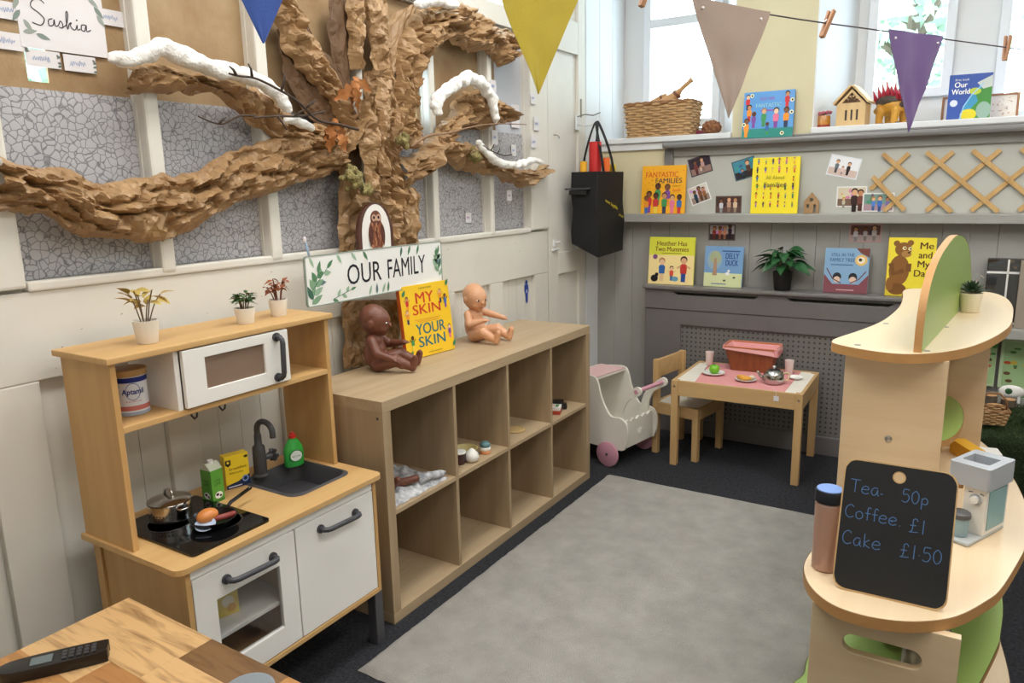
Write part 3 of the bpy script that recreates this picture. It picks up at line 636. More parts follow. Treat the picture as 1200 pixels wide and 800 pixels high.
# ================================================================ the paper tree on the partition
KRAFT = pm('crumpled_kraft_paper', (174, 140, 100), .45, var=1, rgb2=(150, 117, 80), vscale=7, bump=.1, bscale=90, spec=.5)
KRAFTD = pm('dark_kraft_and_hollow_shade', (104, 76, 50), .7, var=.2, vscale=7, bump=.12, bscale=90)
PT = thing('paper_tree', 'big crumpled brown paper tree spreading its branches over the partition', 'paper tree', (.0, .42, .77))
def resample(pts, n):
    pts = [Vector((p[0], p[1], 0)) for p in pts]; return spline(pts, n)
def arc(pts, n):                              # even spacing along a spline
    q = spline([(*p, 0) if len(p) == 2 else p for p in pts], 200); L = [0]
    for a, b in zip(q, q[1:]): L.append(L[-1]+(b-a).length)
    out = []; j = 0
    for i in range(n):
        s = L[-1]*i/(n-1)
        while j < len(L)-2 and L[j+1] < s: j += 1
        t = (s-L[j])/max(1e-9, L[j+1]-L[j]); out.append(q[j].lerp(q[j+1], t))
    return out
def hsh(i, j, k):
    v = math.sin(i*127.1+j*311.7+k*74.7)*43758.5453; return v-math.floor(v)
def facet(x, y, k):                           # straight-creased height: flat triangles between random corners
    i, j = math.floor(x), math.floor(y); u, v = x-i, y-j
    if (i+j) % 2:
        if u+v < 1: return hsh(i, j, k)*(1-u-v)+hsh(i+1, j, k)*u+hsh(i, j+1, k)*v
        return hsh(i+1, j+1, k)*(u+v-1)+hsh(i, j+1, k)*(1-u)+hsh(i+1, j, k)*(1-v)
    if u > v: return hsh(i, j, k)*(1-u)+hsh(i+1, j, k)*(u-v)+hsh(i+1, j+1, k)*v
    return hsh(i, j, k)*(1-v)+hsh(i, j+1, k)*(v-u)+hsh(i+1, j+1, k)*u
def paper(name, ea, eb, seed, bulge=.05, x0=-.035, amp=.014, mat=None, step=.0072, m=None, parent=PT, fx=1.0, bulge_end=None):
    mat = mat or KRAFT
    A = [hit(0, x0, *p[:2]) for p in ea]; B = [hit(0, x0, *p[:2]) for p in eb]
    ln = sum((a-b).length for a, b in zip(A, A[1:])); n = max(8, int(ln/step))
    a_, b_ = arc([tuple(p) for p in A], n), arc([tuple(p) for p in B], n)
    wd = sum((p-q).length for p, q in zip(a_, b_))/n; m = m or max(9, int(wd*1.3/step)); rnd = random.Random(seed); off = seed*17.3
    mb = MB(); vs = []
    for i in range(n):
        d = (b_[min(i+1, n-1)]+a_[min(i+1, n-1)]-a_[max(i-1, 0)]-b_[max(i-1, 0)]).normalized()
        cr = (b_[i]-a_[i]); crn = cr.normalized() if cr.length else Vector((0, 0, 1))
        bl = bulge if bulge_end is None else bulge+(bulge_end-bulge)*i/(n-1)
        for j in range(m):
            t = j/(m-1); p = a_[i].lerp(b_[i], t); s = i*ln/n; y = t*wd*1.3
            wx = .006*noise.noise(Vector((s*16, y*16, seed)))+.03*noise.noise(Vector((s*5, y*5, seed+9))); wy = .006*noise.noise(Vector((s*16, y*16, seed+5)))+.02*noise.noise(Vector((s*4, y*4, seed+3)))
            X, Y = s+wx+y*.35, y+wy-s*.12
            w_ = .55*(facet(X/.075+off, Y/.05, seed)-.5)+.75*(facet(X/.030+off, Y/.025, seed+1)-.5)+.48*(facet(X/.0145+off, Y/.0135, seed+2)-.5)
            lw = abs(noise.noise(Vector((X*4, Y*17, seed+2)))); lw = max(0, 1-lw*7)      # long tucked folds
            edge = math.sin(PI*t)**.5
            h = bl*edge*.6+amp*2.3*(w_+.25)*(.35+edge)-amp*1.5*lw*edge
            ed_ = (1-edge)*(.022*(facet(s/.03+off, j*.5, seed+4)-.5))
            q = Vector((0, 0, 0))
            if 0 < i < n-1: q = d*rnd.uniform(-.25, .25)*step+crn*rnd.uniform(-.25, .25)*wd/m
            vs.append(p+Vector((max(h, .001), 0, 0))+crn*(ed_+.4*amp*(facet(X/.05, Y/.03+off, seed+6)-.5))+q)
    fs = []
    for i in range(n-1):
        for j in range(m-1):
            a, b, c, d = i*m+j, i*m+j+1, (i+1)*m+j+1, (i+1)*m+j
            fs += [(a, b, c), (a, c, d)] if (i+j) % 2 else [(a, b, d), (b, c, d)]
    mb.add(vs, fs); return mb.build(name, mat, parent)
# back of the tree: flat darker sheets, then branches, then the trunk
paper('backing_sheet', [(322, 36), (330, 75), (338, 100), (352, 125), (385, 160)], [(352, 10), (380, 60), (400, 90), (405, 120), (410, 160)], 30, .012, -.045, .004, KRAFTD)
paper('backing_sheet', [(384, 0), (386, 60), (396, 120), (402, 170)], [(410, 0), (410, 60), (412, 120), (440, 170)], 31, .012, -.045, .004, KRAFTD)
paper('backing_sheet', [(452, 20), (448, 60), (445, 110), (440, 160)], [(492, 0), (470, 50), (462, 110), (470, 165)], 34, .012, -.045, .005, KRAFT)
paper('backing_sheet', [(395, 160), (394, 182), (396, 210)], [(432, 160), (434, 182), (434, 210)], 32, .006, -.045, .003, KRAFTD)  # darker sheet: shade inside the trunk hollow put into the paper colour
paper('branch', [(-14, 176), (0, 182), (37, 197), (75, 200), (105, 211), (140, 213), (175, 205), (212, 205), (237, 195), (262, 180), (300, 167), (333, 159), (392, 164)],
      [(-14, 246), (0, 250), (50, 252), (75, 267), (100, 276), (150, 281), (192, 279), (225, 267), (262, 246), (300, 232), (330, 220), (362, 211), (398, 200)], 1, .075, amp=.020)
paper('branch', [(136, 78), (165, 76), (200, 80), (232, 90), (270, 98), (300, 108), (332, 134), (365, 146), (398, 152)],
      [(144, 107), (175, 110), (215, 108), (250, 112), (272, 128), (296, 150), (330, 168), (362, 176), (398, 180)], 2, .07, amp=.019)
paper('branch', [(302, -8), (322, 34), (330, 55), (342, 72), (358, 92), (380, 116), (402, 150)], [(332, -8), (340, 3), (352, 18), (368, 48), (383, 75), (395, 103), (412, 140)], 3, .06, amp=.017)
paper('branch', [(404, -10), (404, 20), (408, 50), (411, 82)], [(425, -10), (424, 20), (421, 50), (424, 82)], 4, .05)
paper('branch', [(426, -10), (425, 20), (432, 50), (436, 84), (432, 120)], [(449, -10), (451, 20), (452, 50), (453, 84), (456, 120)], 5, .055)
paper('branch', [(452, 175), (458, 120), (462, 70), (470, 40), (490, 10), (512, 5), (540, 7), (560, 18), (577, 32), (594, 34), (611, 48)],
      [(484, 175), (476, 115), (484, 93), (495, 76), (505, 58), (522, 46), (540, 58), (556, 60), (573, 64), (580, 78), (590, 74)], 6, .085, amp=.026)
paper('branch', [(480, 196), (500, 160), (522, 134), (534, 112), (552, 106), (575, 112), (592, 132)], [(498, 204), (520, 168), (530, 152), (544, 148), (560, 150), (578, 148), (596, 143)], 7, .085, amp=.028)
paper('branch', [(462, 190), (485, 178), (512, 162), (536, 166), (560, 175), (580, 193), (600, 198), (618, 200), (636, 194)], [(464, 222), (490, 212), (512, 186), (528, 194), (548, 203), (574, 205), (592, 214), (616, 219), (637, 204)], 8, .07, amp=.021)
paper('trunk', [(424, 84), (426, 120), (428, 150), (430, 180), (428, 212), (430, 240), (432, 262), (432, 300)],
      [(454, 84), (458, 110), (464, 140), (463, 165), (466, 190), (478, 215), (487, 230), (487, 300)], 9, .075, amp=.020, bulge_end=.03)
paper('trunk', [(402, 138), (392, 165), (394, 195), (396, 225), (396, 262), (398, 300)], [(430, 112), (414, 158), (397, 178), (408, 212), (436, 236), (436, 300)], 10, .07, amp=.017, bulge_end=.03)
paper('trunk_fold', [(440, 90), (438, 130), (436, 165), (440, 205)], [(458, 96), (456, 135), (448, 170), (452, 210)], 12, .05, .02, amp=.014)
paper('trunk_fold', [(418, 118), (420, 150), (424, 180), (428, 222)], [(434, 112), (440, 150), (440, 185), (442, 226)], 13, .045, .015, amp=.014)
paper('trunk_base', [(402, 352), (402, 390), (404, 432)], [(470, 350), (468, 388), (466, 418)], 14, .03, -.035, amp=.012)
# cotton-wool snow
COTTON = pm('cotton_wool', (246, 244, 240), .95, bump=.5, bscale=130, sheen=.6, spec=.1)
def cotton(label, path, rad, x, seed, sag=.012):
    rnd = random.Random(seed); pts = [hit(0, x, *p) for p in path]; q = spline(pts, max(14, len(path)*6)); base = q[len(q)//2]
    t = thing('cotton_snow', label, 'cotton wool', base)
    def fill(mb):
        for i, p in enumerate(q):
            f = .5+.5*math.sin(PI*min(1, max(0, (i+.6)/len(q))))
            for k in range(5):
                c = p+Vector((rnd.uniform(-.3, .8), rnd.uniform(-.6, .6), rnd.uniform(-.8, .6)))*rad*.6; r = rad*f*rnd.uniform(.55, .95)
                mb.ell(c, (r, r*rnd.uniform(.9, 1.3), r*rnd.uniform(.7, 1)), 10, 7)
    blob('fluff', COTTON, t, fill, .005, 9, local=False)
cotton('long strip of white cotton snow lying on the upper paper branch with the dark twig', [(132, 66), (150, 70), (170, 62), (190, 55), (212, 66), (240, 76), (262, 82), (285, 88), (310, 98), (326, 112), (334, 126)], .026, .035, 1)
cotton('small cotton snow tuft at the crest of the arching paper branch', [(488, 5), (500, 2), (512, 0), (524, 3), (534, 6)], .024, .04, 2)
cotton('arched cotton snow clump hanging over the curled paper branch', [(512, 132), (510, 120), (520, 106), (534, 97), (548, 92), (562, 97), (574, 112), (578, 128), (580, 140)], .028, .055, 3)
cotton('cotton snow tuft scattered at the end of the lowest right paper branch', [(560, 166), (568, 178), (585, 190), (604, 193), (622, 188), (634, 190)], .020, .045, 4)
cotton('thin cotton snow patch beside the hollow of the paper trunk', [(335, 139), (350, 143), (366, 150)], .017, .045, 5)
# twigs
TWIG = pm('twig_bark', (74, 60, 50), .85, var=.25, vscale=30, bump=.3, bscale=80); TWIG2 = pm('pale_twig_bark', (140, 110, 84), .85, var=.25, vscale=30)
def twig(label, px, x, r0, r1, side, mat=TWIG):
    q = spline([hit(0, x+.008*math.sin(i*2.1), *p) for i, p in enumerate(px)], 36); t = thing('twig', label, 'twig', q[18])
    MB().tube(q, [r0+(r1-r0)*i/35 for i in range(36)], 7).build('stem', mat, t, smooth=True)
    for i, dx, dy in side:
        e = q[i]; MB().tube([e, e+Vector((.01, dx*.5, dy*.6)), e+Vector((.012, dx, dy))], [r1*.9, r1*.7, r1*.4], 6).build('side_shoot', mat, t, smooth=True)
twig('long dark twig curving from the cotton snow down to the paper trunk', [(268, 86), (280, 89), (300, 92), (325, 104), (348, 118), (372, 140), (398, 146), (420, 152)], .085, .0028, .005, [(4, -.03, .02), (9, -.02, .035), (16, .01, .05), (22, .04, .03)])
twig('thin dark twig pointing left across the cracked glass', [(232, 136), (248, 143), (262, 145), (280, 136), (300, 136)], .05, .002, .0035, [(14, .02, .02)])
twig('straight dark twig under the long curved one', [(298, 138), (325, 136), (352, 136), (380, 131)], .085, .003, .004, [(12, .02, -.04), (20, .03, .02)])
twig('slender brown twig reaching out to the pinned note', [(482, 172), (500, 160), (525, 156), (548, 150), (570, 146), (594, 145), (617, 146)], .09, .005, .0018, [(10, -.02, .04), (20, .04, -.03), (28, .03, .02)], TWIG2)
twig('short black twig sticking out over the moss clump', [(566, 170), (575, 176), (590, 182), (600, 181)], .075, .002, .0028, [(12, .01, .03), (18, .0, .025)])
# moss and dried leaves
MOSS = pm('dry_moss', (150, 138, 88), .95, var=.4, vscale=60, bump=1, bscale=150); OAKL = pm('dried_oak_leaf', (176, 112, 58), .7, var=.3, vscale=30)
def moss(label, px, x, r, seed):
    rnd = random.Random(seed); c = hit(0, x, *px); t = thing('moss_clump', label, 'moss', c)
    def fill(mb):
        for k in range(34):
            d = Vector((rnd.uniform(-.5, .8), rnd.gauss(0, .5), rnd.gauss(0, .5)))*r; mb.ell(c+d, rnd.uniform(.25, .45)*r, 8, 6)
    blob('moss', MOSS, t, fill, .0045, 1, local=False)
moss('olive moss clump tucked under the dark trunk hollow', (413, 205), .05, .034, 1); moss('pale moss clump where the right branches leave the trunk', (472, 166), .06, .024, 2)
moss('olive moss clump resting on the lowest right paper branch', (556, 184), .045, .026, 3); moss('small moss clump hanging low beside the owl plaque', (428, 222), .06, .022, 4)
def oakleaf(mb, c, ln, wd, ang, tilt):
    U_, V_ = Vector((.3*tilt, math.cos(ang), math.sin(ang))).normalized(), Vector((.25, -math.sin(ang), math.cos(ang))).normalized(); vs = []; fs = []
    n = 12
    for i in range(n+1):
        t = i/n; w_ = wd*.5*math.sin(PI*t**.75)*(1+.35*math.sin(t*22)); m_ = c+U_*(t*ln)+Vector((.008*math.sin(t*5), 0, 0))
        vs += [m_+V_*w_+Vector((.004, 0, 0)), m_, m_-V_*w_+Vector((.005, 0, 0))]
    for i in range(n): fs += [(3*i, 3*i+1, 3*i+4, 3*i+3), (3*i+1, 3*i+2, 3*i+5, 3*i+4)]
    mb.add(vs, fs)
for lab, px, sd in (('orange dried oak leaves at the foot of the upright paper branches', (413, 94), 1), ('orange dried oak leaves hanging under the dark twig beside the trunk', (385, 148), 2)):
    c = hit(0, .065, *px); t = thing('dried_leaves', lab, 'dried leaves', c); rnd = random.Random(sd)
    for k in range(6):
        mb = MB(); oakleaf(mb, c+Vector((rnd.uniform(-.01, .02), rnd.uniform(-.02, .02), rnd.uniform(-.03, .03))), rnd.uniform(.06, .1), rnd.uniform(.03, .045), rnd.uniform(-2.6, -.4), rnd.uniform(-1, 1)); mb.build('dried_leaf', OAKL, t, smooth=True)
# ---------------------------------------------------------------- owl plaque and name board
OW = thing('owl_plaque', 'brown arched wooden plaque with an owl print on the paper trunk', 'plaque', (.048, .381, 1.192), (0, 0, 0))
def archp(w_, h, n=16): return [(-w_, 0), (w_, 0), (w_, h-w_*1.25)]+[(w_*math.cos(PI*i/n), h-w_*1.25+w_*1.25*math.sin(PI*i/n)) for i in range(1, n)]+[(-w_, h-w_*1.25)]
fn = lambda a, b, d: (d, a, b)
MB().prism([archp(.095, .185)], 0, .014, fn).build('plaque_board', pm('dark_stained_wood', (84, 50, 38), .45, var=.15, vscale=20), OW, True, bevel=.003)
a = Art((.0142, 0, 0), (0, 1, 0), (0, 0, 1)); a.poly([(p[0]*.8, .012+p[1]*.9) for p in archp(.095, .185)], (236, 232, 228))
BR = [(150, 92, 66), (112, 66, 50), (178, 122, 92), (92, 54, 44)]
a.disc(0, .07, .042, BR[0], .062); a.disc(0, .128, .029, BR[1], .028); rnd = random.Random(3)
for i in range(70):
    t_, r_ = rnd.uniform(0, 6.3), rnd.random()**.5; a.disc(.036*r_*math.cos(t_), .065+.054*r_*math.sin(t_), .0045, BR[rnd.randrange(4)], .008, 8)
for s in (-1, 1):
    a.disc(s*.012, .13, .0125, (196, 156, 134)); a.disc(s*.012, .131, .0055, (24, 18, 18)); a.leaf(s*.028, .11, .085, .022, -PI/2+s*.1, BR[3])
a.poly([(-.004, .127), (.004, .127), (0, .116)], (210, 180, 120)); a.build('owl_print', OW)
SG = thing('family_sign', 'white OUR FAMILY sign with painted green leaves on the partition', 'sign', (.066, .385, 1.045), (.0, .0, 0))
SGT = math.radians(-.3)
sw, shh = .364, .166
MB().prism(rrect(-sw, sw, 0, shh, .01), 0, .006, fn).build('sign_panel', pm('white_sign_face', (240, 240, 238), .35), SG, True)
MB().prism([rrect(-sw-.002, sw+.002, -.002, shh+.002, .012), rrect(-sw+.0015, sw-.0015, .0015, shh-.0015, .009)], -.001, .0075, fn).build('sign_edge', pm('grey_green_edge', (150, 162, 152), .4), SG, True)
a = Art((.0062, 0, 0), (0, 1, 0), (0, 0, 1)); G = [(86, 132, 96), (130, 168, 134), (70, 110, 92), (156, 186, 160), (100, 124, 130)]; rnd = random.Random(8)
def sprig(u, v, ang, n, ln, s=1):
    for i in range(n):
        t = i/n; pu, pv = u+math.cos(ang)*t*ln, v+math.sin(ang)*t*ln
        a.leaf(pu, pv, .05*s*(1-.4*t), .019*s, ang+(.75 if i % 2 else -.75), G[rnd.randrange(5)])
    a.line([(u, v), (u+math.cos(ang)*ln, v+math.sin(ang)*ln)], .002, G[2]); a.leaf(u+math.cos(ang)*ln, v+math.sin(ang)*ln, .04*s, .014*s, ang, G[0])
def sprig_part(*q):
    global a
    a = Art((.0062, 0, 0), (0, 1, 0), (0, 0, 1)); sprig(*q); a.build('leaf_sprig', SG)
for q in ((-.345, .008, 1.25, 7, .105, 1.1), (-.35, .045, .75, 5, .11), (-.25, .012, .25, 4, .09, .7), (.325, .055, 1.35, 6, .065, .9), (.345, .03, 1.7, 5, .085, .8)): sprig_part(*q)
for u, v, an in ((-.345, shh-.003, -1.1), (-.22, shh-.003, -1.0), (-.15, shh-.003, -.9), (-.09, shh-.003, -1.0), (.12, shh-.003, -1.8), (.17, shh-.003, -2.0), (.22, shh-.003, -1.9), (-.07, .003, 1.2), (-.03, .003, 1.5), (.0, .003, 1.1), (.03, .003, 1.4)):
    a = Art((.0062, 0, 0), (0, 1, 0), (0, 0, 1)); a.leaf(u, v, .04, .012, an, G[rnd.randrange(5)]); a.build('painted_leaf', SG)
a = Art((.0062, 0, 0), (0, 1, 0), (0, 0, 1))
a.text('OUR', -.088, .052, .102, (34, 34, 46), width=.175); a.text('FAMILY', .146, .052, .102, (34, 34, 46), width=.222); a.build('sign_print', SG)
# small paper notes and name cards
CARD = pm('white_card', (222, 218, 220), .6)
def note(name, label, px, wd, ht, draw=None, x=-.036, rot=0, group=None, mat=CARD, cat='card'):
    p = hit(0, x, *px); t = thing(name, label, cat, p, (rot, 0, 0), group)
    bx('sheet', mat, t, -.0012, 0, -wd/2, wd/2, -ht/2, ht/2, 0, True)
    a = Art((0, 0, 0), (0, 1, 0), (0, 0, 1), .0004); (draw or (lambda q: None))(a)
    if a.b.v: a.build('card_print', t)
    return t
def scrib(sd, wd, col=(150, 165, 200), leaf=True):
    def f(a):
        rnd = random.Random(sd); pts = [(-wd*.32+wd*.5*i/24, .006*math.sin(i*1.9+sd)+rnd.uniform(-.003, .003)) for i in range(25)]; a.line(pts, .0018, col)
        if leaf:
            for k in range(4): a.leaf(wd*.40, .014-.010*k, .012, .006, rnd.uniform(-1, 1), (110, 120, 112))
    return f
for i, (px, lab) in enumerate((((8, 12), 'white name card above another card at the edge of the brown backing'), ((10, 48), 'white name card left of the large written card'), ((131, 21), 'white name card right of the large written card'), ((51, 69), 'white name card covering the top of the clear slot'), ((94, 75), 'white name card hanging right of the clear slot'))):
    note('name_card', lab, px, .082, .04, scrib(i, .082), -.085, group='name cards on the partition')
def sask(a):
    for k, (u, v, an) in enumerate([(-.10, .03, -2), (-.10, .0, -2.2), (-.095, -.02, -1), (-.07, -.05, -.3), (-.10, -.05, .2), (.05, .075, -.5), (.07, .06, -.7), (.085, .04, -.9), (.09, .02, -1)]): a.leaf(u, v, .035, .012, an, (126, 140, 132) if k % 2 else (150, 158, 150))
    I = (60, 56, 58); S_ = lambda pts, w_=.0026: a.line([(p.x, p.y) for p in spline([(x*.0125+.012, y*.0125-.028, 0) for x, y in pts], 40)], w_, I)
    S_([(-4.2, 4.2), (-5, 4.8), (-6.4, 4.4), (-6.8, 3.2), (-5.4, 2.2), (-4.6, 1.2), (-5.4, .0), (-7, .3)])
    S_([(-3, 1.6), (-3.8, 1.2), (-3.8, .2), (-3, .4), (-2.7, 1.5), (-2.6, .3), (-2, .5), (-1.5, 1.4), (-1.1, .8), (-1.3, .1), (-1.9, .2)])
    S_([(-1.2, .2), (-.3, 1.0), (.2, 3.0), (-.1, 3.4), (-.3, 1.5), (-.2, .0), (.2, 1.1), (.7, 1.4), (.4, .8), (1, .1), (1.5, .4), (1.8, 1.2), (1.8, .2), (2.4, .5)])
    S_([(3.6, 1.4), (2.8, 1.3), (2.6, .4), (3.2, .2), (3.7, 1.4), (3.7, .2), (4.6, .6)]); a.disc(.035, -.002, .002, I)
note('written_card', 'large white card with a handwritten name and leafy corner', (73, 20), .215, .17, sask, -.084, .0)
for i, (px, wd, ht, lab) in enumerate((((549, 255), .045, .045, 'tiny pink-lettered note alone low on a cracked-glass pane'), ((597, 229), .042, .05, 'tiny pink note on the cracked-glass pane beside the end stile'), ((604, 136), .075, .11, 'square note with blue drawing above the brown twig'), ((602, 176), .045, .055, 'small note just right of the short black twig'), ((580, 161), .05, .065, 'pale blue-lettered note on the mullion above the lowest branch'), ((578, 101), .05, .055, 'small note at the mullion right of the arched cotton snow'), ((625, 115), .05, .055, 'note highest on the end stile'), ((629, 145), .055, .065, 'middle note on the end stile beside the twig tip'), ((626, 166), .055, .06, 'lowest note on the end stile above the cotton tuft'))):
    note('paper_note', lab, px, wd, ht, scrib(20+i, wd, (190, 160, 190) if i < 2 else (150, 165, 205), False), -.030 if 'stile' in lab or 'mullion' in lab else -.082, group='paper notes on the partition')
ST = note('figure_sticker', 'blue torn sticker shaped like a standing figure on the lower panel', (617, 342), .001, .001, lambda a: (a.disc(0, .05, .013, (36, 66, 150)), a.poly([(-.018, .04), (.018, .038), (.022, .0), (.014, -.01), (.012, -.05), (.002, -.062), (-.008, -.05), (-.012, -.01), (-.022, .008)], (36, 66, 150)), a.rect(-.006, .010, -.005, .012, (170, 180, 205))), -.067, cat='sticker')
hk = thing('coat_hook', 'small bare metal hook screwed to the tall white door', 'hook', hit(0, XW, 649, 158)); MB().tube([(0, 0, 0), (.02, 0, -.002), (.03, .004, -.012), (.026, .012, -.018), (.018, .016, -.012)], .002, 8).build('wire', pm('steel_wire', (140, 138, 132), .35, .9), hk, True, smooth=True)

tb = thing('toothbrush', 'thin blue and white brush tucked behind the left end of the family sign', 'brush', hit(0, .03, 359, 300)); mb = MB(); mb.tube([hit(0, .03, 364, 306), hit(0, .03, 360, 292), hit(0, .03, 357, 280)], .004, 10); mb.build('brush_handle', pm('pale_blue_plastic', (170, 196, 224), .35), tb, smooth=True); MB().ell(hit(0, .034, 357, 281), (.006, .006, .012)).build('bristles', pm('eyelet_white', (230, 226, 230), .5), tb, smooth=True)
# ================================================================ books
PAGES = pm('page_edges', (232, 226, 210), .8, var=.1, vscale=200)
SKINS = [(238, 196, 160), (196, 140, 100), (126, 82, 58), (92, 58, 42), (222, 172, 132)]; HAIRS = [(40, 28, 24), (96, 58, 34), (28, 22, 22), (176, 120, 60), (60, 40, 30)]
CLOTH = [(206, 58, 58), (60, 110, 180), (70, 150, 90), (236, 150, 50), (130, 80, 160), (240, 210, 80), (50, 60, 90), (230, 120, 150)]
def book(label, w_, h, t, p, yaw, lean, cover, draw, spine=None, name='picture_book'):
    o = thing(name, label, 'book', (p[0], p[1], p[2]+t*math.sin(lean)), (-lean, 0, yaw))
    cm = pm('cover_%02x%02x%02x' % cover, cover, .32, spec=.5); sm = pm('cover_%02x%02x%02x' % spine, spine, .32) if spine else cm
    bx('front_cover', cm, o, -w_/2, w_/2, 0, .002, 0, h, .0006, True); bx('back_cover', cm, o, -w_/2, w_/2, t-.002, t, 0, h, .0006, True)
    bx('spine', sm, o, -w_/2-.001, -w_/2+.001, 0, t, 0, h, .0006, True); bx('page_block', PAGES, o, -w_/2+.001, w_/2-.003, .002, t-.002, .003, h-.003, 0, True)
    a = Art((0, 0, 0), (1, 0, 0), (0, 0, 1), .0003); draw(a, w_, h); a.build('cover_print', o); return o
def crowd(a, u0, u1, v, h, n, sd, arms=0, jig=.15):
    r = random.Random(sd)
    for i in range(n): a.person(u0+(u1-u0)*(i+.5)/n, v+r.uniform(0, jig)*h, h*r.uniform(.8, 1.05), SKINS[r.randrange(5)], HAIRS[r.randrange(5)], CLOTH[r.randrange(8)], CLOTH[r.randrange(8)], arms)
def mini(a, u0, u1, v0, v1, nx, ny, h, sd, skip=None):
    r = random.Random(sd)
    for i in range(nx):
        for j in range(ny):
            u, v = u0+(u1-u0)*(i+.5)/nx, v0+(v1-v0)*(j+.5)/ny
            if skip and skip(u, v): continue
            a.person(u+r.uniform(-.1, .1)*h, v, h*r.uniform(.75, 1.1), SKINS[r.randrange(5)], HAIRS[r.randrange(5)], CLOTH[r.randrange(8)], CLOTH[r.randrange(8)], r.choice([0, 0, 1]))
def d_skin(a, w, h):
    a.text('MY', -.005, h*.74, .062, (206, 62, 40), bold=.02, width=.10); a.text('SKIN', .0, h*.59, .056, (206, 62, 40), bold=.02, width=.155)
    a.text('YOUR', .01, h*.31, .062, (34, 104, 128), bold=.02, width=.165); a.text('SKIN', .01, h*.14, .058, (34, 104, 128), bold=.02, width=.15)
    a.rect(-.06, .06, h*.495, h*.50, (210, 120, 60)); a.rect(-.075, .07, h*.515, h*.52, (210, 120, 60)); a.rect(-.05, .06, h*.475, h*.48, (210, 120, 60))
    for u, v, k in ((-w*.38, h*.66, 0), (-w*.40, h*.48, 3), (-w*.36, h*.12, 2), (w*.40, h*.62, 1), (w*.42, h*.18, 4), (w*.30, h*.70, 3)):
        a.person(u, v, h*.19, SKINS[(k+1) % 5], HAIRS[k], CLOTH[k], CLOTH[(k+3) % 8], 1)
    for u, v in ((-.46*w, h*.86), (.46*w, h*.05), (.44*w, h*.93), (-.44*w, h*.03)): a.leaf(u, v, .03, .015, 1, (60, 130, 90))
    a.text('a picture book', 0, h*.935, .012, (60, 60, 40)); a.text('words and pictures', .02, h*.04, .010, (60, 60, 40))
p0 = hit(2, .771, 475, 414); 
book('yellow picture book with red and teal lettering standing on the cube shelf', .272, .285, .018, (.115, .61, .7705), PI/2-.10, .11, (246, 200, 44), d_skin, (214, 96, 40))
def d_fant(a, w, h):
    a.text('FANTASTIC', -w*.04, h*.76, .042, (214, 84, 40), bold=.015, width=w*.74); a.text('FAMILIES', w*.12, h*.635, .040, (52, 60, 72), bold=.02, width=w*.60)
    r = random.Random(1)
    for i in range(22): a.disc(r.uniform(-.45, .45)*w, r.uniform(.5, .95)*h, .003, (220, 110, 50), n=8)
    for i, (u, v, s_) in enumerate(((-.12, .18, .44), (.10, .16, .44), (-.32, .02, .44), (-.16, -.04, .42), (.04, -.05, .42), (.22, -.06, .38), (.38, -.02, .38), (-.38, -.04, .36))):
        a.person(u*w, max(v, .004)*h, h*s_, SKINS[[3, 2, 2, 3, 1, 4, 3, 2][i]], HAIRS[i % 3], CLOTH[[2, 4, 0, 0, 2, 7, 1, 3][i]], CLOTH[(i+2) % 8])
    a.text('a book of', w*.3, h*.56, .012, (80, 70, 40)); a.rect(w*.22, w*.4, h*.46, h*.5, (232, 140, 40))
book('orange picture book with a family crowd on the grey ledge', .258, .268, .012, (.378, 2.425, 1.2555), 0, .08, (248, 178, 38), d_fant)
def d_all(a, w, h):
    mini(a, -w*.46, w*.46, h*.04, h*.95, 6, 6, h*.11, 3, lambda u, v: abs(u) < w*.26 and h*.42 < v < h*.72)
    a.text('All About', .0, h*.61, .028, (150, 140, 40), width=w*.40); a.text('Families', .0, h*.475, .034, (60, 70, 60), width=w*.46)
book('bright yellow book covered in rows of tiny people on the ledge', .238, .29, .012, (.992, 2.425, 1.2555), 0, .07, (246, 224, 46), d_all)
def d_heath(a, w, h):
    a.rect(-w*.5, w*.5, 0, h*.62, (250, 226, 160)); a.text('Heather Has', .0, h*.82, .038, (120, 70, 40), width=w*.66, bold=.01); a.text('Two Mummies', .0, h*.70, .038, (120, 70, 40), width=w*.74, bold=.01)
    a.disc(-w*.36, h*.58, .014, (130, 80, 130)); a.rect(-w*.22, w*.22, h*.655, h*.665, (120, 70, 40))
    a.person(-w*.2, h*.06, h*.48, SKINS[0], HAIRS[3], (50, 100, 170), (236, 200, 150)); a.person(w*.28, h*.06, h*.52, SKINS[4], HAIRS[0], (200, 60, 50), (50, 80, 150), .2); a.person(.02*w, h*.08, h*.3, SKINS[0], HAIRS[0], (220, 80, 60), (60, 110, 160), .6)
    a.disc(-w*.36, h*.12, .022, (30, 30, 32), .02); a.disc(-w*.31, h*.2, .011, (30, 30, 32)); a.disc(w*.10, h*.12, .02, (110, 160, 190), .014)
book('yellow and cream picture book with two women and a child on the radiator cover', .268, .268, .012, (.443, 2.40, .8565), 0, .09, (222, 222, 70), d_heath)
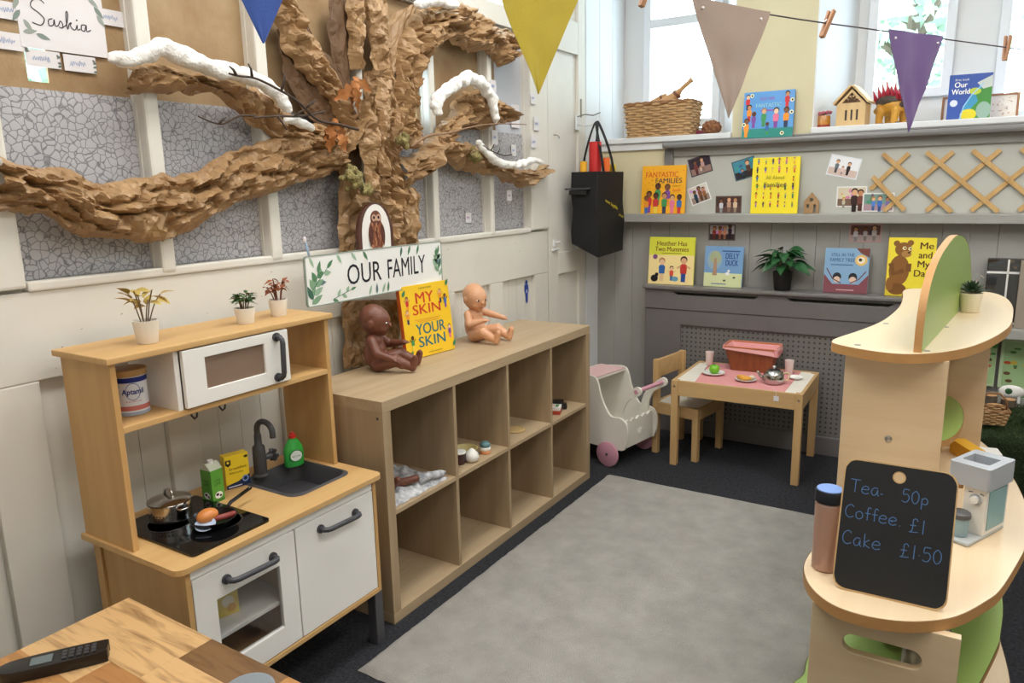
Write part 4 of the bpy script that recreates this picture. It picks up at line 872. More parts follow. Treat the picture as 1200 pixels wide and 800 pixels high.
def d_delly(a, w, h):
    a.rect(-w*.5, w*.5, h*.0, h*.34, (214, 220, 170)); a.disc(-w*.24, h*.66, w*.2, (150, 176, 190), h*.24); a.disc(-w*.22, h*.72, w*.15, (168, 176, 140), h*.16)
    a.poly([(-w*.28, h*.28), (-w*.16, h*.28), (-w*.19, h*.7), (-w*.25, h*.7)], (176, 140, 112)); a.text('DELLY', w*.22, h*.70, .044, (36, 60, 130), width=w*.34, bold=.02); a.text('DUCK', w*.22, h*.53, .044, (36, 60, 130), width=w*.32, bold=.02)
    a.rect(-.05*w, .42*w, h*.87, h*.90, (60, 90, 150)); a.disc(w*.12, h*.33, .012, (240, 240, 236), .009); a.disc(w*.15, h*.40, .007, (240, 240, 236)); a.disc(w*.05, h*.16, .008, (90, 90, 70), .005); a.disc(w*.3, h*.24, .008, (90, 90, 70), .005); a.rect(-w*.3, w*.1, h*.06, h*.08, (60, 90, 150))
book('pale blue picture book with a round tree and a duck on the radiator cover', .212, .222, .016, (.742, 2.40, .8565), -.05, .10, (120, 160, 204), d_delly)
def d_still(a, w, h):
    a.poly([(-w*.5, h*.42), (-w*.3, h*.2), (w*.3, h*.2), (w*.5, h*.42), (w*.5, 0), (-w*.5, 0)], (132, 76, 84)); a.text('STILL IN THE', -w*.1, h*.82, .022, (70, 96, 140), width=w*.52, bold=.02); a.text('FAMILY TREE', -w*.1, h*.70, .026, (70, 96, 140), width=w*.56, bold=.02); a.rect(-w*.36, w*.14, h*.62, h*.64, (70, 96, 140))
    a.poly([(w*.2, h), (w*.5, h), (w*.5, h*.8), (w*.3, h*.9)], (120, 70, 60)); a.disc(w*.32, h*.74, .028, (232, 190, 110)); a.disc(w*.32, h*.74, .018, (240, 226, 200)); a.disc(w*.30, h*.75, .008, (60, 50, 60))
    for u in (-.2, .16): a.disc(u*w, h*.36, .02, (40, 40, 48), .022); a.disc(u*w, h*.30, .016, (222, 190, 170), .016)
    a.line([(-w*.45, h*.55), (-w*.3, h*.32), (-w*.1, h*.22)], .005, (110, 70, 70)); a.line([(w*.45, h*.5), (w*.3, h*.32), (w*.1, h*.22)], .005, (110, 70, 70)); a.rect(-w*.2, w*.2, h*.06, h*.08, (214, 180, 180))
book('blue and maroon picture book about a family tree, right of the leafy black-potted plant', .206, .226, .016, (1.368, 2.40, .8565), .03, .10, (134, 172, 206), d_still)
def d_bear(a, w, h):
    a.O = a.O-a.U*.012; B = (138, 92, 44); a.rect(-w*.5+.012, w*.5, 0, h*.14, (214, 190, 50)); a.disc(-w*.18, h*.44, w*.22, B, h*.26); a.disc(-w*.12, h*.80, w*.18, B, h*.12); a.disc(-w*.27, h*.9, .014, B); a.disc(.02*w, h*.91, .014, B)
    a.disc(-w*.2, h*.12, w*.2, (120, 78, 36), h*.1); a.disc(-w*.36, h*.2, w*.08, B, h*.12); a.disc(-w*.05, h*.72, .022, (176, 128, 72), .016); a.disc(-w*.10, h*.82, .009, (236, 220, 170)); a.disc(.02*w, h*.81, .009, (236, 220, 170)); a.disc(-w*.09, h*.82, .004, (40, 26, 16)); a.disc(.03*w, h*.81, .004, (40, 26, 16)); a.disc(.0, h*.745, .006, (40, 26, 16), .004)
    a.line([(-w*.36, h*.56), (-w*.30, h*.38), (-w*.08, h*.44)], .024, (120, 78, 36)); a.line([(.02*w, h*.56), (.02*w, h*.42)], .022, (120, 78, 36))
    C_ = (92, 52, 30); a.O = a.O+a.U*.012
    for i, (t, wd) in enumerate((('Me', .30), ('and', .30), ('My', .27), ('Dad', .36))): a.text(t, w*(.31-.02*i), h*(.81-.155*i), .046, C_, width=w*wd*.92, bold=.008)
book('yellow picture book with a big brown bear, behind the arched screen', .205, .284, .014, (1.655, 2.40, .8565), .04, .10, (240, 220, 60), d_bear, (214, 150, 60))
def d_blue(a, w, h):
    a.rect(-w*.5, w*.5, 0, h*.2, (50, 140, 130)); a.text('FANTASTIC', .0, h*.66, .028, (150, 200, 210), width=w*.5, bold=.02); a.text('YOU ARE', -.01, h*.81, .022, (150, 90, 180), width=w*.3, bold=.02); a.rect(-w*.15, w*.15, h*.57, h*.60, (150, 90, 180))
    for i, (u, v, s_) in enumerate(((-.42, .62, .32), (-.38, .36, .36), (-.42, .02, .4), (-.28, .22, .34), (-.08, .24, .38), (.16, .2, .42), (.36, .62, .34), (.36, .2, .42), (.0, .06, .26))):
        a.person(u*w, v*h, h*s_, SKINS[i % 5], HAIRS[(i*2) % 5], CLOTH[[0, 3, 3, 4, 2, 7, 0, 3, 1][i]], CLOTH[[6, 0, 3, 4, 2, 4, 0, 6, 2][i]])
    for u, v in ((-.34, .92), (.46, .78), (.46, .52), (.3, .08), (-.47, .3)): a.disc(u*w, v*h, .010, (246, 240, 200)); a.disc(u*w, v*h, .005, (40, 40, 40))
book('blue picture book crowded with people leaning on the cream pier', .254, .235, .012, (.938, 2.43, 1.6455), .02, .12, (84, 150, 214), d_blue)
def d_world(a, w, h):
    a.poly([(-w*.2, 0), (-w*.12, h*.3), (.05*w, h*.55), (w*.3, h*.78), (w*.5, h*.86), (w*.5, 0)], (70, 150, 190)); a.poly([(.0, 0), (w*.02, h*.22), (w*.2, h*.4), (w*.12, h*.6), (w*.5, h*.8), (w*.5, 0)], (74, 140, 66)); a.poly([(w*.15, h*.8), (w*.5, h*.95), (w*.5, h*.7), (w*.3, h*.66)], (200, 206, 200))
    a.disc(w*.0, h*.12, .034, (226, 206, 50), .026); a.disc(w*.12, h*.62, .024, (190, 200, 70), .016); a.disc(w*.34, h*.2, .03, (150, 176, 160), .04); a.disc(-w*.36, h*.38, .016, (220, 226, 236))
    a.line([(-w*.2, 0), (-w*.12, h*.3), (.05*w, h*.55), (w*.3, h*.78)], .005, (150, 200, 230)); a.text('Our', -w*.22, h*.72, .036, (246, 246, 240), width=w*.3, bold=.012); a.text('World', -w*.22, h*.57, .036, (246, 246, 240), width=w*.42, bold=.012); a.text('first look', -w*.2, h*.86, .016, (226, 226, 230))
book('dark blue book with green land and a globe curve on the window sill', .176, .215, .016, (1.828, 2.60, 1.6855), .05, .14, (36, 76, 160), d_world)

# ================================================================ family photographs
def photo(label, c, w_, h, rot, bg, people, sd, border=(232, 230, 228)):
    t = thing('family_photo', label, 'photo', (c[0], c[1], c[2]), (0, rot, 0), 'family photos on the back wall')
    bx('print_paper', pm('photo_%02x%02x%02x' % border, border, .35), t, -w_/2, w_/2, -.001, 0, -h/2, h/2, 0, True)
    a = Art((0, -.001, 0), (1, 0, 0), (0, 0, 1), .0003); b = .006; r = random.Random(sd)
    a.rect(-w_/2+b, w_/2-b, -h/2+b, h/2-b, bg[0]); a.rect(-w_/2+b, w_/2-b, -h/2+b, -h*.1, bg[1])
    for k in range(5): a.disc(r.uniform(-.36, .36)*w_, r.uniform(-.1, .36)*h, r.uniform(.006, .014), tuple(int(x*r.uniform(.6, 1.2)) if x*1.2 < 250 else x for x in bg[0]), r.uniform(.005, .012), 10)
    for u, v, s_, sk, hr, top in people: a.person(u*w_, -h/2+b+v*h, s_*h, SKINS[sk], HAIRS[hr], top, tuple(int(q*.7) for q in top))
    a.build('photo_image', t)
yp = 2.4735
photo('tilted dark family photo beside the orange book, upper of two', (.576, yp, 1.518), .125, .10, -.28, ((58, 44, 58), (150, 120, 110)), [(-.2, 0, .75, 2, 0, (120, 60, 60)), (.12, .1, .7, 4, 1, (190, 150, 140)), (.0, -.02, .45, 1, 2, (200, 180, 170))], 1, (70, 60, 70))
photo('tilted teal-toned photo touching the bright yellow book', (.822, yp, 1.493), .125, .105, -.28, ((70, 140, 160), (44, 40, 46)), [(.15, 0, .8, 4, 1, (90, 60, 50)), (-.12, -.05, .5, 1, 2, (40, 60, 70))], 2, (70, 96, 110))
photo('pale family photo beside the orange book, lower of two', (.576, yp, 1.362), .115, .10, -.35, ((214, 206, 196), (150, 130, 120)), [(-.2, 0, .7, 2, 0, (40, 70, 90)), (.05, .04, .8, 2, 0, (130, 80, 50)), (.25, .02, .7, 1, 2, (150, 100, 60))], 3)
photo('sepia photo of three people standing on the ledge', (.741, yp, 1.304), .142, .092, 0, ((74, 52, 48), (96, 70, 64)), [(-.28, -.05, .8, 2, 0, (210, 210, 214)), (.02, -.02, .85, 4, 1, (190, 150, 130)), (.26, -.04, .85, 1, 1, (216, 190, 160))], 4, (90, 70, 66))
photo('group photo pinned below the ledge above the duck book', (.711, YB-.0055, 1.152), .146, .088, 0, ((196, 190, 190), (60, 46, 46)), [(-.3, -.02, .8, 1, 0, (150, 60, 50)), (-.08, 0, .8, 2, 1, (220, 120, 90)), (.1, 0, .8, 4, 3, (230, 150, 120)), (.3, .05, .85, 3, 0, (60, 40, 60))], 5, (80, 70, 70))
photo('tilted white-bordered photo of a couple sitting with a child', (1.315, yp, 1.486), .148, .104, .22, ((236, 236, 240), (214, 190, 180)), [(-.22, .1, .62, 4, 0, (110, 116, 122)), (.16, .08, .6, 4, 0, (46, 32, 34)), (-.02, .06, .4, 4, 1, (226, 200, 196))], 6, (226, 228, 234))
photo('close-up family selfie photo, left of an overlapping blue one', (1.36, yp, 1.338), .14, .102, 0, ((214, 200, 176), (120, 96, 80)), [(.1, -.3, 1.1, 4, 0, (60, 40, 40)), (.3, -.25, 1.0, 1, 0, (120, 70, 60)), (-.25, -.1, .5, 4, 3, (200, 190, 170))], 7)
photo('blue-shirted family photo overlapping the close-up selfie', (1.484, yp-.002, 1.309), .142, .092, 0, ((120, 150, 140), (170, 140, 150)), [(.05, -.05, .8, 4, 1, (70, 110, 190)), (-.15, .0, .7, 4, 3, (90, 130, 200)), (.3, -.05, .75, 1, 0, (120, 110, 170))], 8)
photo('faded family photo hanging under the ledge above the maroon book', (1.436, YB-.0055, 1.157), .147, .09, 0, ((110, 74, 72), (180, 160, 156)), [(-.3, -.05, .8, 1, 0, (200, 196, 200)), (.0, 0, .75, 2, 1, (190, 180, 180)), (.28, 0, .85, 4, 0, (200, 190, 186))], 9, (196, 150, 146))
th = thing('wooden_house', 'tiny flat wooden house cutout on the ledge', 'ornament', (1.175, 2.455, 1.2555))
a_ = [(-.036, 0), (.036, 0), (.036, .062), (0, .108), (-.036, .062)]
hb_ = MB().prism([a_, rect(-.024, -.010, .028, .046), rect(.010, .024, .002, .046), rect(-.008, .008, .062, .078)], -.006, .006, xz).build('house_cutout', wood('raw_beech', (176, 142, 104), (158, 122, 84), 'z', 30), th, True, bevel=.0006)
# ================================================================ trellis on the display board
TR = thing('wooden_trellis', 'expanding wooden lattice trellis fixed to the pale display board', 'trellis', (1.9, 2.47, 1.4))
TW = wood('trellis_pine', (206, 168, 112), (186, 146, 92), 'z', 20)
def lath(a, b, y):
    a, b = Vector((a[0], y, a[1])), Vector((b[0], y, b[1])); d = (b-a).normalized(); n = Vector((0, 1, 0)); v = d.cross(n)
    return MB().obox((a+b)/2, d, v, n, (b-a).length/2, .0105, .0035).build('lath', TW, TR, bevel=.001)
for i in range(-1, 9):
    x = 1.49+.187*i
    a_ = (x, 1.542); b_ = (x+.313, 1.262)
    if i < 0: a_ = (1.452, 1.434); b_ = (1.604, 1.27)
    lath(a_, b_, 2.459)
for i in range(0, 9):
    x = 1.602+.185*i; b_ = (x-.275, 1.266); 
    if i == 0: b_ = (1.445, 1.372)
    lath((x, 1.54), b_, 2.4665)
for i in range(0, 8):
    for j in range(2):
        MB().cyl((1.545+.187*i+.094*j, 2.4555, 1.492-.084*j), (1.545+.187*i+.094*j, 2.4548, 1.492-.084*j), .003, n=8).build('rivet', pm('steel_bolt', (170, 170, 170), .3, .9), TR)
# ================================================================ things on the window sill
def wicker(root, w0, w1, d0, d1, h, rows, mat, matv, n=96, stakes=24, z0=0, name='weave'):
    mb = MB()
    def ringp(t, f, off):
        w_, d_ = w0+(w1-w0)*f, d0+(d1-d0)*f; q = rrect(-w_/2, w_/2, -d_/2, d_/2, min(w_, d_)*.16, 5); return q
    def along(q, n):
        L = [0]; q = q+[q[0]]
        for a, b in zip(q, q[1:]): L.append(L[-1]+math.hypot(b[0]-a[0], b[1]-a[1]))
        out = []; j = 0
        for i in range(n):
            s = L[-1]*i/n
            while L[j+1] < s: j += 1
            t = (s-L[j])/max(1e-9, L[j+1]-L[j]); out.append((q[j][0]+(q[j+1][0]-q[j][0])*t, q[j][1]+(q[j+1][1]-q[j][1])*t))
        return out
    rr = h/rows*.56
    for k in range(rows):
        f = (k+.5)/rows; p = along(ringp(0, f, 0), n); pts = []
        for i, (x, y) in enumerate(p):
            w_ = math.sin(i/n*stakes*PI+(PI if k % 2 else 0))*rr*.9; l = math.hypot(x, y); pts.append((x+x/l*w_, y+y/l*w_, z0+h*f))
        mb.tube(pts, rr, 6, True)
    stuff(mb.build(name, mat, root, True, smooth=True))
    mv = MB()
    a, b = along(ringp(0, 0, 0), stakes), along(ringp(0, 1, 0), stakes)
    for p, q in zip(a, b): mv.tube([(p[0], p[1], z0), (q[0], q[1], z0+h)], rr*.7, 6)
    stuff(mv.build('stakes', matv, root, True, smooth=True))
    rim = MB()
    for s_ in (0, PI):
        p = along(ringp(0, 1, 0), n); rim.tube([(x, y+.0, z0+h+rr*.6*math.sin(i*.8+s_)) if True else 0 for i, (x, y) in enumerate(p)], rr*1.1, 6, True)
    rim.build('rim', matv, root, True, smooth=True)
    bt_ = rrect(-w0/2, w0/2, -d0/2, d0/2, min(w0, d0)*.16, 5); MB().prism(bt_, z0, z0+.005).build('basket_base', mat, root, True)
WICK = pm('pale_wicker', (196, 158, 112), .7, var=.25, vscale=40); WICKD = pm('brown_wicker', (150, 108, 70), .7, var=.25, vscale=40)
B1 = thing('wicker_basket', 'pale wicker basket full of wooden toys on the window sill', 'basket', (.305, 2.60, 1.686))
wicker(B1, .36, .40, .20, .23, .185, 13, WICK, WICKD)
TOYW = wood('turned_wood', (206, 162, 116), (188, 140, 94), 'x', 14)
for k, (nm, lb, pts, rad) in enumerate((('wooden_bottle', 'turned wooden bottle toy sticking out of the sill basket', [(.22, 2.59, 1.82), (.33, 2.60, 1.885), (.375, 2.60, 1.91), (.41, 2.60, 1.945), (.455, 2.60, 1.98), (.475, 2.60, 1.995)], [.03, .033, .028, .013, .012, .016]), ('wooden_rolling_pin', 'pale wooden rolling pin lying in the sill basket', [(.15, 2.62, 1.84), (.20, 2.62, 1.865), (.28, 2.62, 1.90), (.32, 2.62, 1.92)], [.02, .024, .024, .018]))):
    t = thing(nm, lb, 'toy', pts[0]); MB().tube(pts, rad, 16).build('turned_body', TOYW, t, smooth=.8)
    MB().tube([Vector(pts[2]).lerp(Vector(pts[3]), .2), Vector(pts[2]).lerp(Vector(pts[3]), .5)], rad[2]*1.02, 16).build('band', pm('brown_band', (128, 84, 62), .5), t, smooth=.8)
t = thing('pinecone', 'brown pine cone beside the wicker basket on the sill', 'pine cone', (.575, 2.66, 1.686))
CONE = pm('cone_brown', (142, 92, 58), .8, var=.3, vscale=60); rnd = random.Random(2)
def fc(mb):
    mb.ell((0, 0, .042), (.05, .045, .04))
    for i in range(46):
        a, b = i*2.4, math.acos(1-2*(i+.5)/46); d = Vector((math.sin(b)*math.cos(a), math.sin(b)*math.sin(a), math.cos(b))); mb.ell((d.x*.048, d.y*.044, .042+d.z*.036), .011, 8, 6)
blob('cone_scales', CONE, t, fc, .0035, 1)
t = thing('small_toy_car', 'little dark red toy between basket and pine cone', 'toy', (.515, 2.64, 1.686)); bx('body', pm('maroon_plastic', (128, 44, 70), .4), t, -.022, .022, -.012, .012, .006, .03, .005, True); bx('cabin', pm('slate_plastic', (70, 80, 96), .4), t, -.045, -.024, -.01, .01, .006, .028, .004, True)
for x in (-.03, .012): MB().cyl((x, -.014, .008), (x, .014, .008), .008, n=12).build('wheel', HANDLE, t, True)
# sill 2
GLZ = pm('amber_glaze', (196, 130, 46), .25, var=.4, vscale=25, coat=.5)
t = thing('amber_pot', 'small amber glazed pot of pink succulents on the sill', 'plant pot', (1.192, 2.545, 1.6855)); MB().lathe([(.030, 0), (.035, .004), (.034, .05), (.031, .06), (.028, .06), (.028, .05), (0, .05)]).build('pot', GLZ, t, True, smooth=.7)
MB().lathe([(.0345, .003), (.0355, .006), (.0355, .014), (.0345, .016)]).build('red_band', pm('red_glaze', (150, 50, 36), .3), t, True, smooth=True)
rnd = random.Random(5)
for i in range(9):
    a = i*2.4; r = .006*i**.5*1.4; MB().lathe([(.0, .0), (.008, .004), (.011, .012), (.006, .018), (0, .020)], (r*math.cos(a)*1.3, r*math.sin(a)*1.3, .054+rnd.uniform(0, .012)), 7).build('rosette', pm('pink_succulent', (176, 96, 110), .6) if i % 3 else pm('green_succulent', (116, 134, 92), .6), t, True)
t = thing('bug_hotel', 'small wooden bug hotel with gabled roof on the sill', 'bug hotel', (1.33, 2.56, 1.6855), (0, 0, -.12))
BH = wood('bug_hotel_pine', (222, 190, 140), (208, 172, 120), 'z', 16)
MB().prism([rect(-.068, .068, 0, .105)]+[rect(x-.005, x+.005, .028, .078) for x in (-.022, .004, .03)], -.05, -.042, xz).build('front', BH, t, True)
bx('body', BH, t, -.068, .068, -.04, .05, 0, .105, .001, True); bx('slot_backing', HANDLE, t, -.06, .06, -.0415, -.0405, .02, .085, 0, True)
MB().prism([(-.068, .105), (.068, .105), (0, .178)], -.04, .05, xz).build('gable', pm('gable_dark', (96, 72, 50), .8), t, True)
MB().prism([[(-.068, .105), (.068, .105), (0, .178)], [(-.045, .112), (.045, .112), (0, .162)]], -.05, -.04, xz).build('gable_frame', BH, t, True)
for s_ in (-1, 1):
    d = Vector((s_*.068, 0, -.073)).normalized(); nn = Vector((-d.z*s_, 0, d.x*s_)); c = Vector((s_*.041, -.002, .149)); MB().obox(c+nn*.004, d, (0, 1, 0), nn, .058, .06, .005).build('roof_board', BH, t, True, bevel=.001)
for i in range(9): MB().cyl((-.03+.0075*i, -.041, .118+.012*(i % 2)+.018*(1-abs(i-4)/4)), (-.03+.0075*i, -.048, .118+.012*(i % 2)+.018*(1-abs(i-4)/4)), .0045, n=8).build('twig_end', BH if i % 2 else TWIG2, t, True)
t = thing('toy_dinosaur', 'yellow toy dinosaur with dark back and red spikes on the sill', 'toy dinosaur', (1.50, 2.62, 1.6855), (0, 0, -.62))
def fd(mb):
    mb.ell((0, 0, .095), (.068, .038, .046)); mb.ell((-.045, 0, .095), (.045, .036, .05)); caps(mb, (.05, 0, .09), (.105, 0, .065), .026, .018); mb.ell((.115, 0, .058), (.026, .017, .017)); caps(mb, (-.06, 0, .09), (-.095, 0, .075), .026, .016)
    for x, y in ((-.045, .028), (-.045, -.028), (.045, .026), (.045, -.026)): caps(mb, (x, y, .07), (x-.004, y*1.15, .014), .021, .016, 10); mb.ell((x+.006, y*1.15, .009), (.02, .016, .009))
blob('dinosaur_body', pm('mustard_vinyl', (206, 150, 54), .5, var=.2, vscale=30), t, fd, .003, 3)
bk = MB(); bk.ell((-.016, 0, .116), (.084, .041, .035)); bk.ell((.072, 0, .089), (.045, .026, .022)); bk.ell((.118, 0, .064), (.022, .018, .015)); bk.build('dark_back', pm('olive_vinyl', (74, 62, 52), .5, var=.3, vscale=50), t, True, smooth=True)
for i in range(7):
    x = -.085+.026*i
    for s_ in (-1, 1): MB().cyl((x, s_*.014, .130-abs(i-3)*.005), (x-.010, s_*.032, .208-abs(i-2.6)*.013+.006*(i % 2)), .014, .0015, 8).build('spike', pm('crimson_vinyl', (176, 34, 58), .45), t, True, smooth=True)
for x, y in ((-.045, .028), (-.045, -.028), (.045, .026), (.045, -.026)): MB().ell((x+.014, y*1.15, .007), (.013, .014, .007)).build('claw', HANDLE, t, True, smooth=True)
t = thing('framed_sketch', 'low copper-edged picture frame behind the dark blue book on the sill', 'framed picture', (1.87, 2.70, 1.6855), (-.12, 0, 0))
COP = wood('copper_wood', (176, 120, 84), (152, 98, 64), 'x', 20)
MB().prism([rect(-.16, .16, 0, .125), rect(-.150, .150, .012, .117)], 0, .014, xz).build('frame', COP, t, True, bevel=.001); bx('mount', pm('pale_mount', (236, 226, 214), .6), t, -.150, .150, .006, .012, .012, .117, 0, True)
a = Art((0, .006, 0), (1, 0, 0), (0, 0, 1)); r = random.Random(3)
for i in range(26): a.leaf(r.uniform(.02, .13), r.uniform(.02, .10), .014, .004, r.uniform(0, 6), [(206, 170, 140), (214, 190, 170), (190, 160, 150)][i % 3])
a.build('sketch_print', t)
# ================================================================ plants
def leafmesh(name, ln, wd, bend, mat, n=5, fold=.25):
    mb = MB(); vs = []
    for i in range(n+1):
        t = i/n; w_ = wd*.5*math.sin(PI*min(1, t**.8))if 0 < t < 1 else .0004
        x, z = ln*t, -bend*ln*t*t; vs += [(x, w_, z+fold*w_), (x, 0, z), (x, -w_, z+fold*w_)]
    mb.add(vs, [f for i in range(n) for f in ((3*i, 3*i+1, 3*i+4, 3*i+3), (3*i+1, 3*i+2, 3*i+5, 3*i+4))])
    return mb.mesh(name, mat, None, smooth=True)
def put_leaf(me, parent, p, az, el, sc=1, roll=0):
    o = link('leaf', me, parent, p); o.rotation_euler = Euler((roll, -el, az)); o.scale = (sc,)*3; return o
def pot(t, r, h, mat, soil=(60, 48, 38)):
    MB().lathe([(r*.78, 0), (r*.8, .001), (r, h), (r*.9, h), (r*.86, h*.86), (0, h*.86)], n=32).build('pot', mat, t, True, smooth=.7)
    MB().lathe([(0, h*.9), (r*.5, h*.89), (r*.89, h*.87)], n=24).build('soil', pm('potting_soil', soil, .95), t, True)
POTW = pm('white_ceramic', (236, 230, 220), .45)
def stemmed(label, p, r, h, leaves, mat, sd, hgt, stemcol=(110, 90, 60), lname='leaf'):
    t = thing('potted_plant', label, 'potted plant', p); pot(t, r, h, POTW); rnd = random.Random(sd); me = leafmesh('leaf', *leaves[1:4], mat)
    st = pm('stem_%d' % sd, stemcol, .8); k = 0; ns = leaves[4]
    for s in range(ns):
        a = s*2.4+sd; tip = Vector((math.cos(a)*hgt*rnd.uniform(.25, .6), math.sin(a)*hgt*rnd.uniform(.25, .6), h+hgt*rnd.uniform(.55, 1))); base = Vector((.3*r*math.cos(a), .3*r*math.sin(a), h*.85)); mid = base.lerp(tip, .5)+Vector((0, 0, hgt*.12))
        MB().tube(spline([base, mid, tip], 8), .0016, 6).build('stem', st, t, True)
        for j in range(leaves[0]):
            f = .35+.65*(j+1)/leaves[0]; q = base.lerp(mid, f*2) if f < .5 else mid.lerp(tip, f*2-1); put_leaf(me, t, q, a+rnd.uniform(-1.6, 1.6), rnd.uniform(-.2, .8), rnd.uniform(.7, 1.1), rnd.uniform(-.4, .4))
    return t
LY = pm('yellowing_leaf', (186, 160, 84), .55, var=.3, vscale=40); LG = pm('dark_green_leaf', (74, 110, 62), .5, var=.3, vscale=40); LRU = pm('rust_leaf', (150, 84, 54), .6, var=.3, vscale=40); LD = pm('deep_green_leaf', (44, 92, 52), .4, var=.35, vscale=25); LS = pm('succulent_leaf', (58, 84, 62), .5, var=.2, vscale=40)
stemmed('yellow-leaved potted plant on top of the toy kitchen', (.172, -.607, 1.0535), .031, .058, (3, .045, .026, .35, 6), LY, 3, .082)
stemmed('bushy dark green potted plant on top of the toy kitchen', (.168, -.304, 1.0535), .029, .045, (7, .026, .011, .2, 11), LG, 5, .042)
stemmed('rust-red dry potted plant on top of the toy kitchen', (.15, -.168, 1.0535), .028, .050, (4, .026, .014, .5, 8), LRU, 7, .062, (120, 64, 44))
t = thing('leafy_plant', 'glossy leafy green plant in black pot on the radiator cover', 'potted plant', (1.06, 2.405, .8565)); pot(t, .050, .10, pm('black_pot', (22, 22, 24), .45)); rnd = random.Random(11); me = leafmesh('leaf', .105, .058, .45, LD)
for i in range(30):
    a = i*2.4; lv = i/30; base = Vector((.02*math.cos(a), .02*math.sin(a), .09)); q = Vector((math.cos(a)*(.03+.035*(1-lv)), math.sin(a)*(.025+.02*(1-lv)), .13+.09*lv)); MB().tube([base, base.lerp(q, .5)+Vector((0, 0, .02)), q], .002, 5).build('stem', pm('green_stem', (70, 100, 60), .6), t, True)
    if math.sin(a) > .35: a = -a
    put_leaf(me, t, q, a, rnd.uniform(-.15, .5), rnd.uniform(.7, 1.05), rnd.uniform(-.5, .5))
t = thing('succulent_plant', 'dark succulent in a cream pot on the curved top shelf', 'potted plant', hit(2, .991, 1136, 365)); pot(t, .034, .062, pm('cream_ceramic', (232, 222, 196), .45)); me = leafmesh('leaf', .045, .02, -.15, LS, fold=.5)
for i in range(30): put_leaf(me, t, (.006*math.cos(i*2.4), .006*math.sin(i*2.4), .060+.0006*i), i*2.4, .15+i*.042, 1.05-.018*i)
MB().tube([(.0, .0, .07), (.012, .01, .10), (.022, .008, .118), (.03, -.004, .112)], .0015, 6).build('flower_stalk', pm('pale_stalk', (206, 190, 176), .6), t, True)

# ================================================================ kitchen things
TN = thing('formula_tin', 'white and blue formula tin on the toy kitchen shelf', 'tin', (.150, -.655, .8805), (0, 0, -.55))
MB().lathe([(.038, 0), (.040, .002), (.040, .098), (.041, .100), (.040, .102)], n=40).build('can', pm('pale_tin', (214, 218, 226), .3), TN, True, smooth=.6)
MB().lathe([(.0415, .100), (.0425, .102), (.0425, .114), (.041, .116), (0, .116)], n=40).build('lid', wood('gold_lid', (206, 170, 116), (190, 150, 96), 'x', 10), TN, True, smooth=.6)
def wrap(t, r, z0, z1, a0, a1, mat, name, n=24, e=.0004):
    MB().grid(n, 2, lambda u, v: ((r+e)*math.cos(a0+(a1-a0)*u), (r+e)*math.sin(a0+(a1-a0)*u), z0+(z1-z0)*v)).build(name, mat, t, True, smooth=True)
wrap(TN, .040, .085, .0975, -PI, PI, flat((36, 50, 130)), 'blue_band', 48); wrap(TN, .040, .014, .026, -PI, PI, flat((190, 110, 104)), 'red_band', 48); wrap(TN, .040, .002, .010, -PI, PI, flat((160, 170, 190)), 'grey_band', 48)
def wraptext(t, s, r, z, size, ac, c, width, name='lettering', bold=0):
    vs, fs = textmesh(s, bold); x0, x1 = min(p[0] for p in vs), max(p[0] for p in vs); k = width/(x1-x0)
    MB().add([((r+.0007)*math.cos(ac+((p[0]-x0)*k-width/2)/r), (r+.0007)*math.sin(ac+((p[0]-x0)*k-width/2)/r), z+p[1]*size) for p in vs], fs).build(name, flat(c), t, True, clean=False)
wraptext(TN, 'Aptamil', .040, .056, .019, .16, (30, 44, 120), .052, bold=.02)
wraptext(TN, 'first infant milk', .040, .036, .005, .16, (190, 60, 60), .036)
MB().tube([((.0406)*math.cos(.16+.42*math.cos(q)), .0406*math.sin(.16+.42*math.cos(q)), .062+.021*math.sin(q)) for q in [2*PI*i/36 for i in range(36)]], .0007, 5, True).build('emblem_ring', flat((60, 80, 150)), TN, True)
CB = thing('milk_carton', 'small green toy milk carton on the kitchen worktop', 'carton', (.152, -.455, .5675), (0, 0, .05)); gm = pm('carton_green', (92, 164, 58), .4)
bx('carton', gm, CB, -.022, .022, -.02, .02, 0, .095, .001, True); MB().prism([(-.022, .095), (.022, .095), (.004, .112), (-.004, .112)], -.02, .02, lambda a, b, d: (a, d, b)).build('gable_top', pm('carton_top', (206, 212, 190), .4), CB, True)
MB().cyl((.0, .0, .108), (.0, .0, .120), .008, n=14).build('cap', LACQ, CB, True)
for O_, U_ in (((-.0, -.02, 0), (1, 0, 0)), ((.022, 0, 0), (0, 1, 0))):
    a = Art(O_, U_, (0, 0, 1)); a.text('LONG', 0, .060, .010, (40, 90, 40), width=.024); a.text('LIFE', 0, .050, .010, (40, 90, 40), width=.02); a.disc(0, .02, .013, (240, 240, 236), .010); a.disc(-.004, .022, .005, (24, 24, 24), .004); a.disc(.006, .017, .004, (24, 24, 24), .003); a.rect(-.019, .019, 0, .008, (70, 130, 50)); a.build('carton_print', CB)
YB_ = thing('yellow_box', 'yellow and navy food box propped on the kitchen worktop', 'box', (.118, -.352, .5675), (0, 0, -.25)); bx('carton', pm('box_yellow', (236, 204, 40), .4), YB_, -.016, .016, -.036, .036, 0, .10, .001, True)
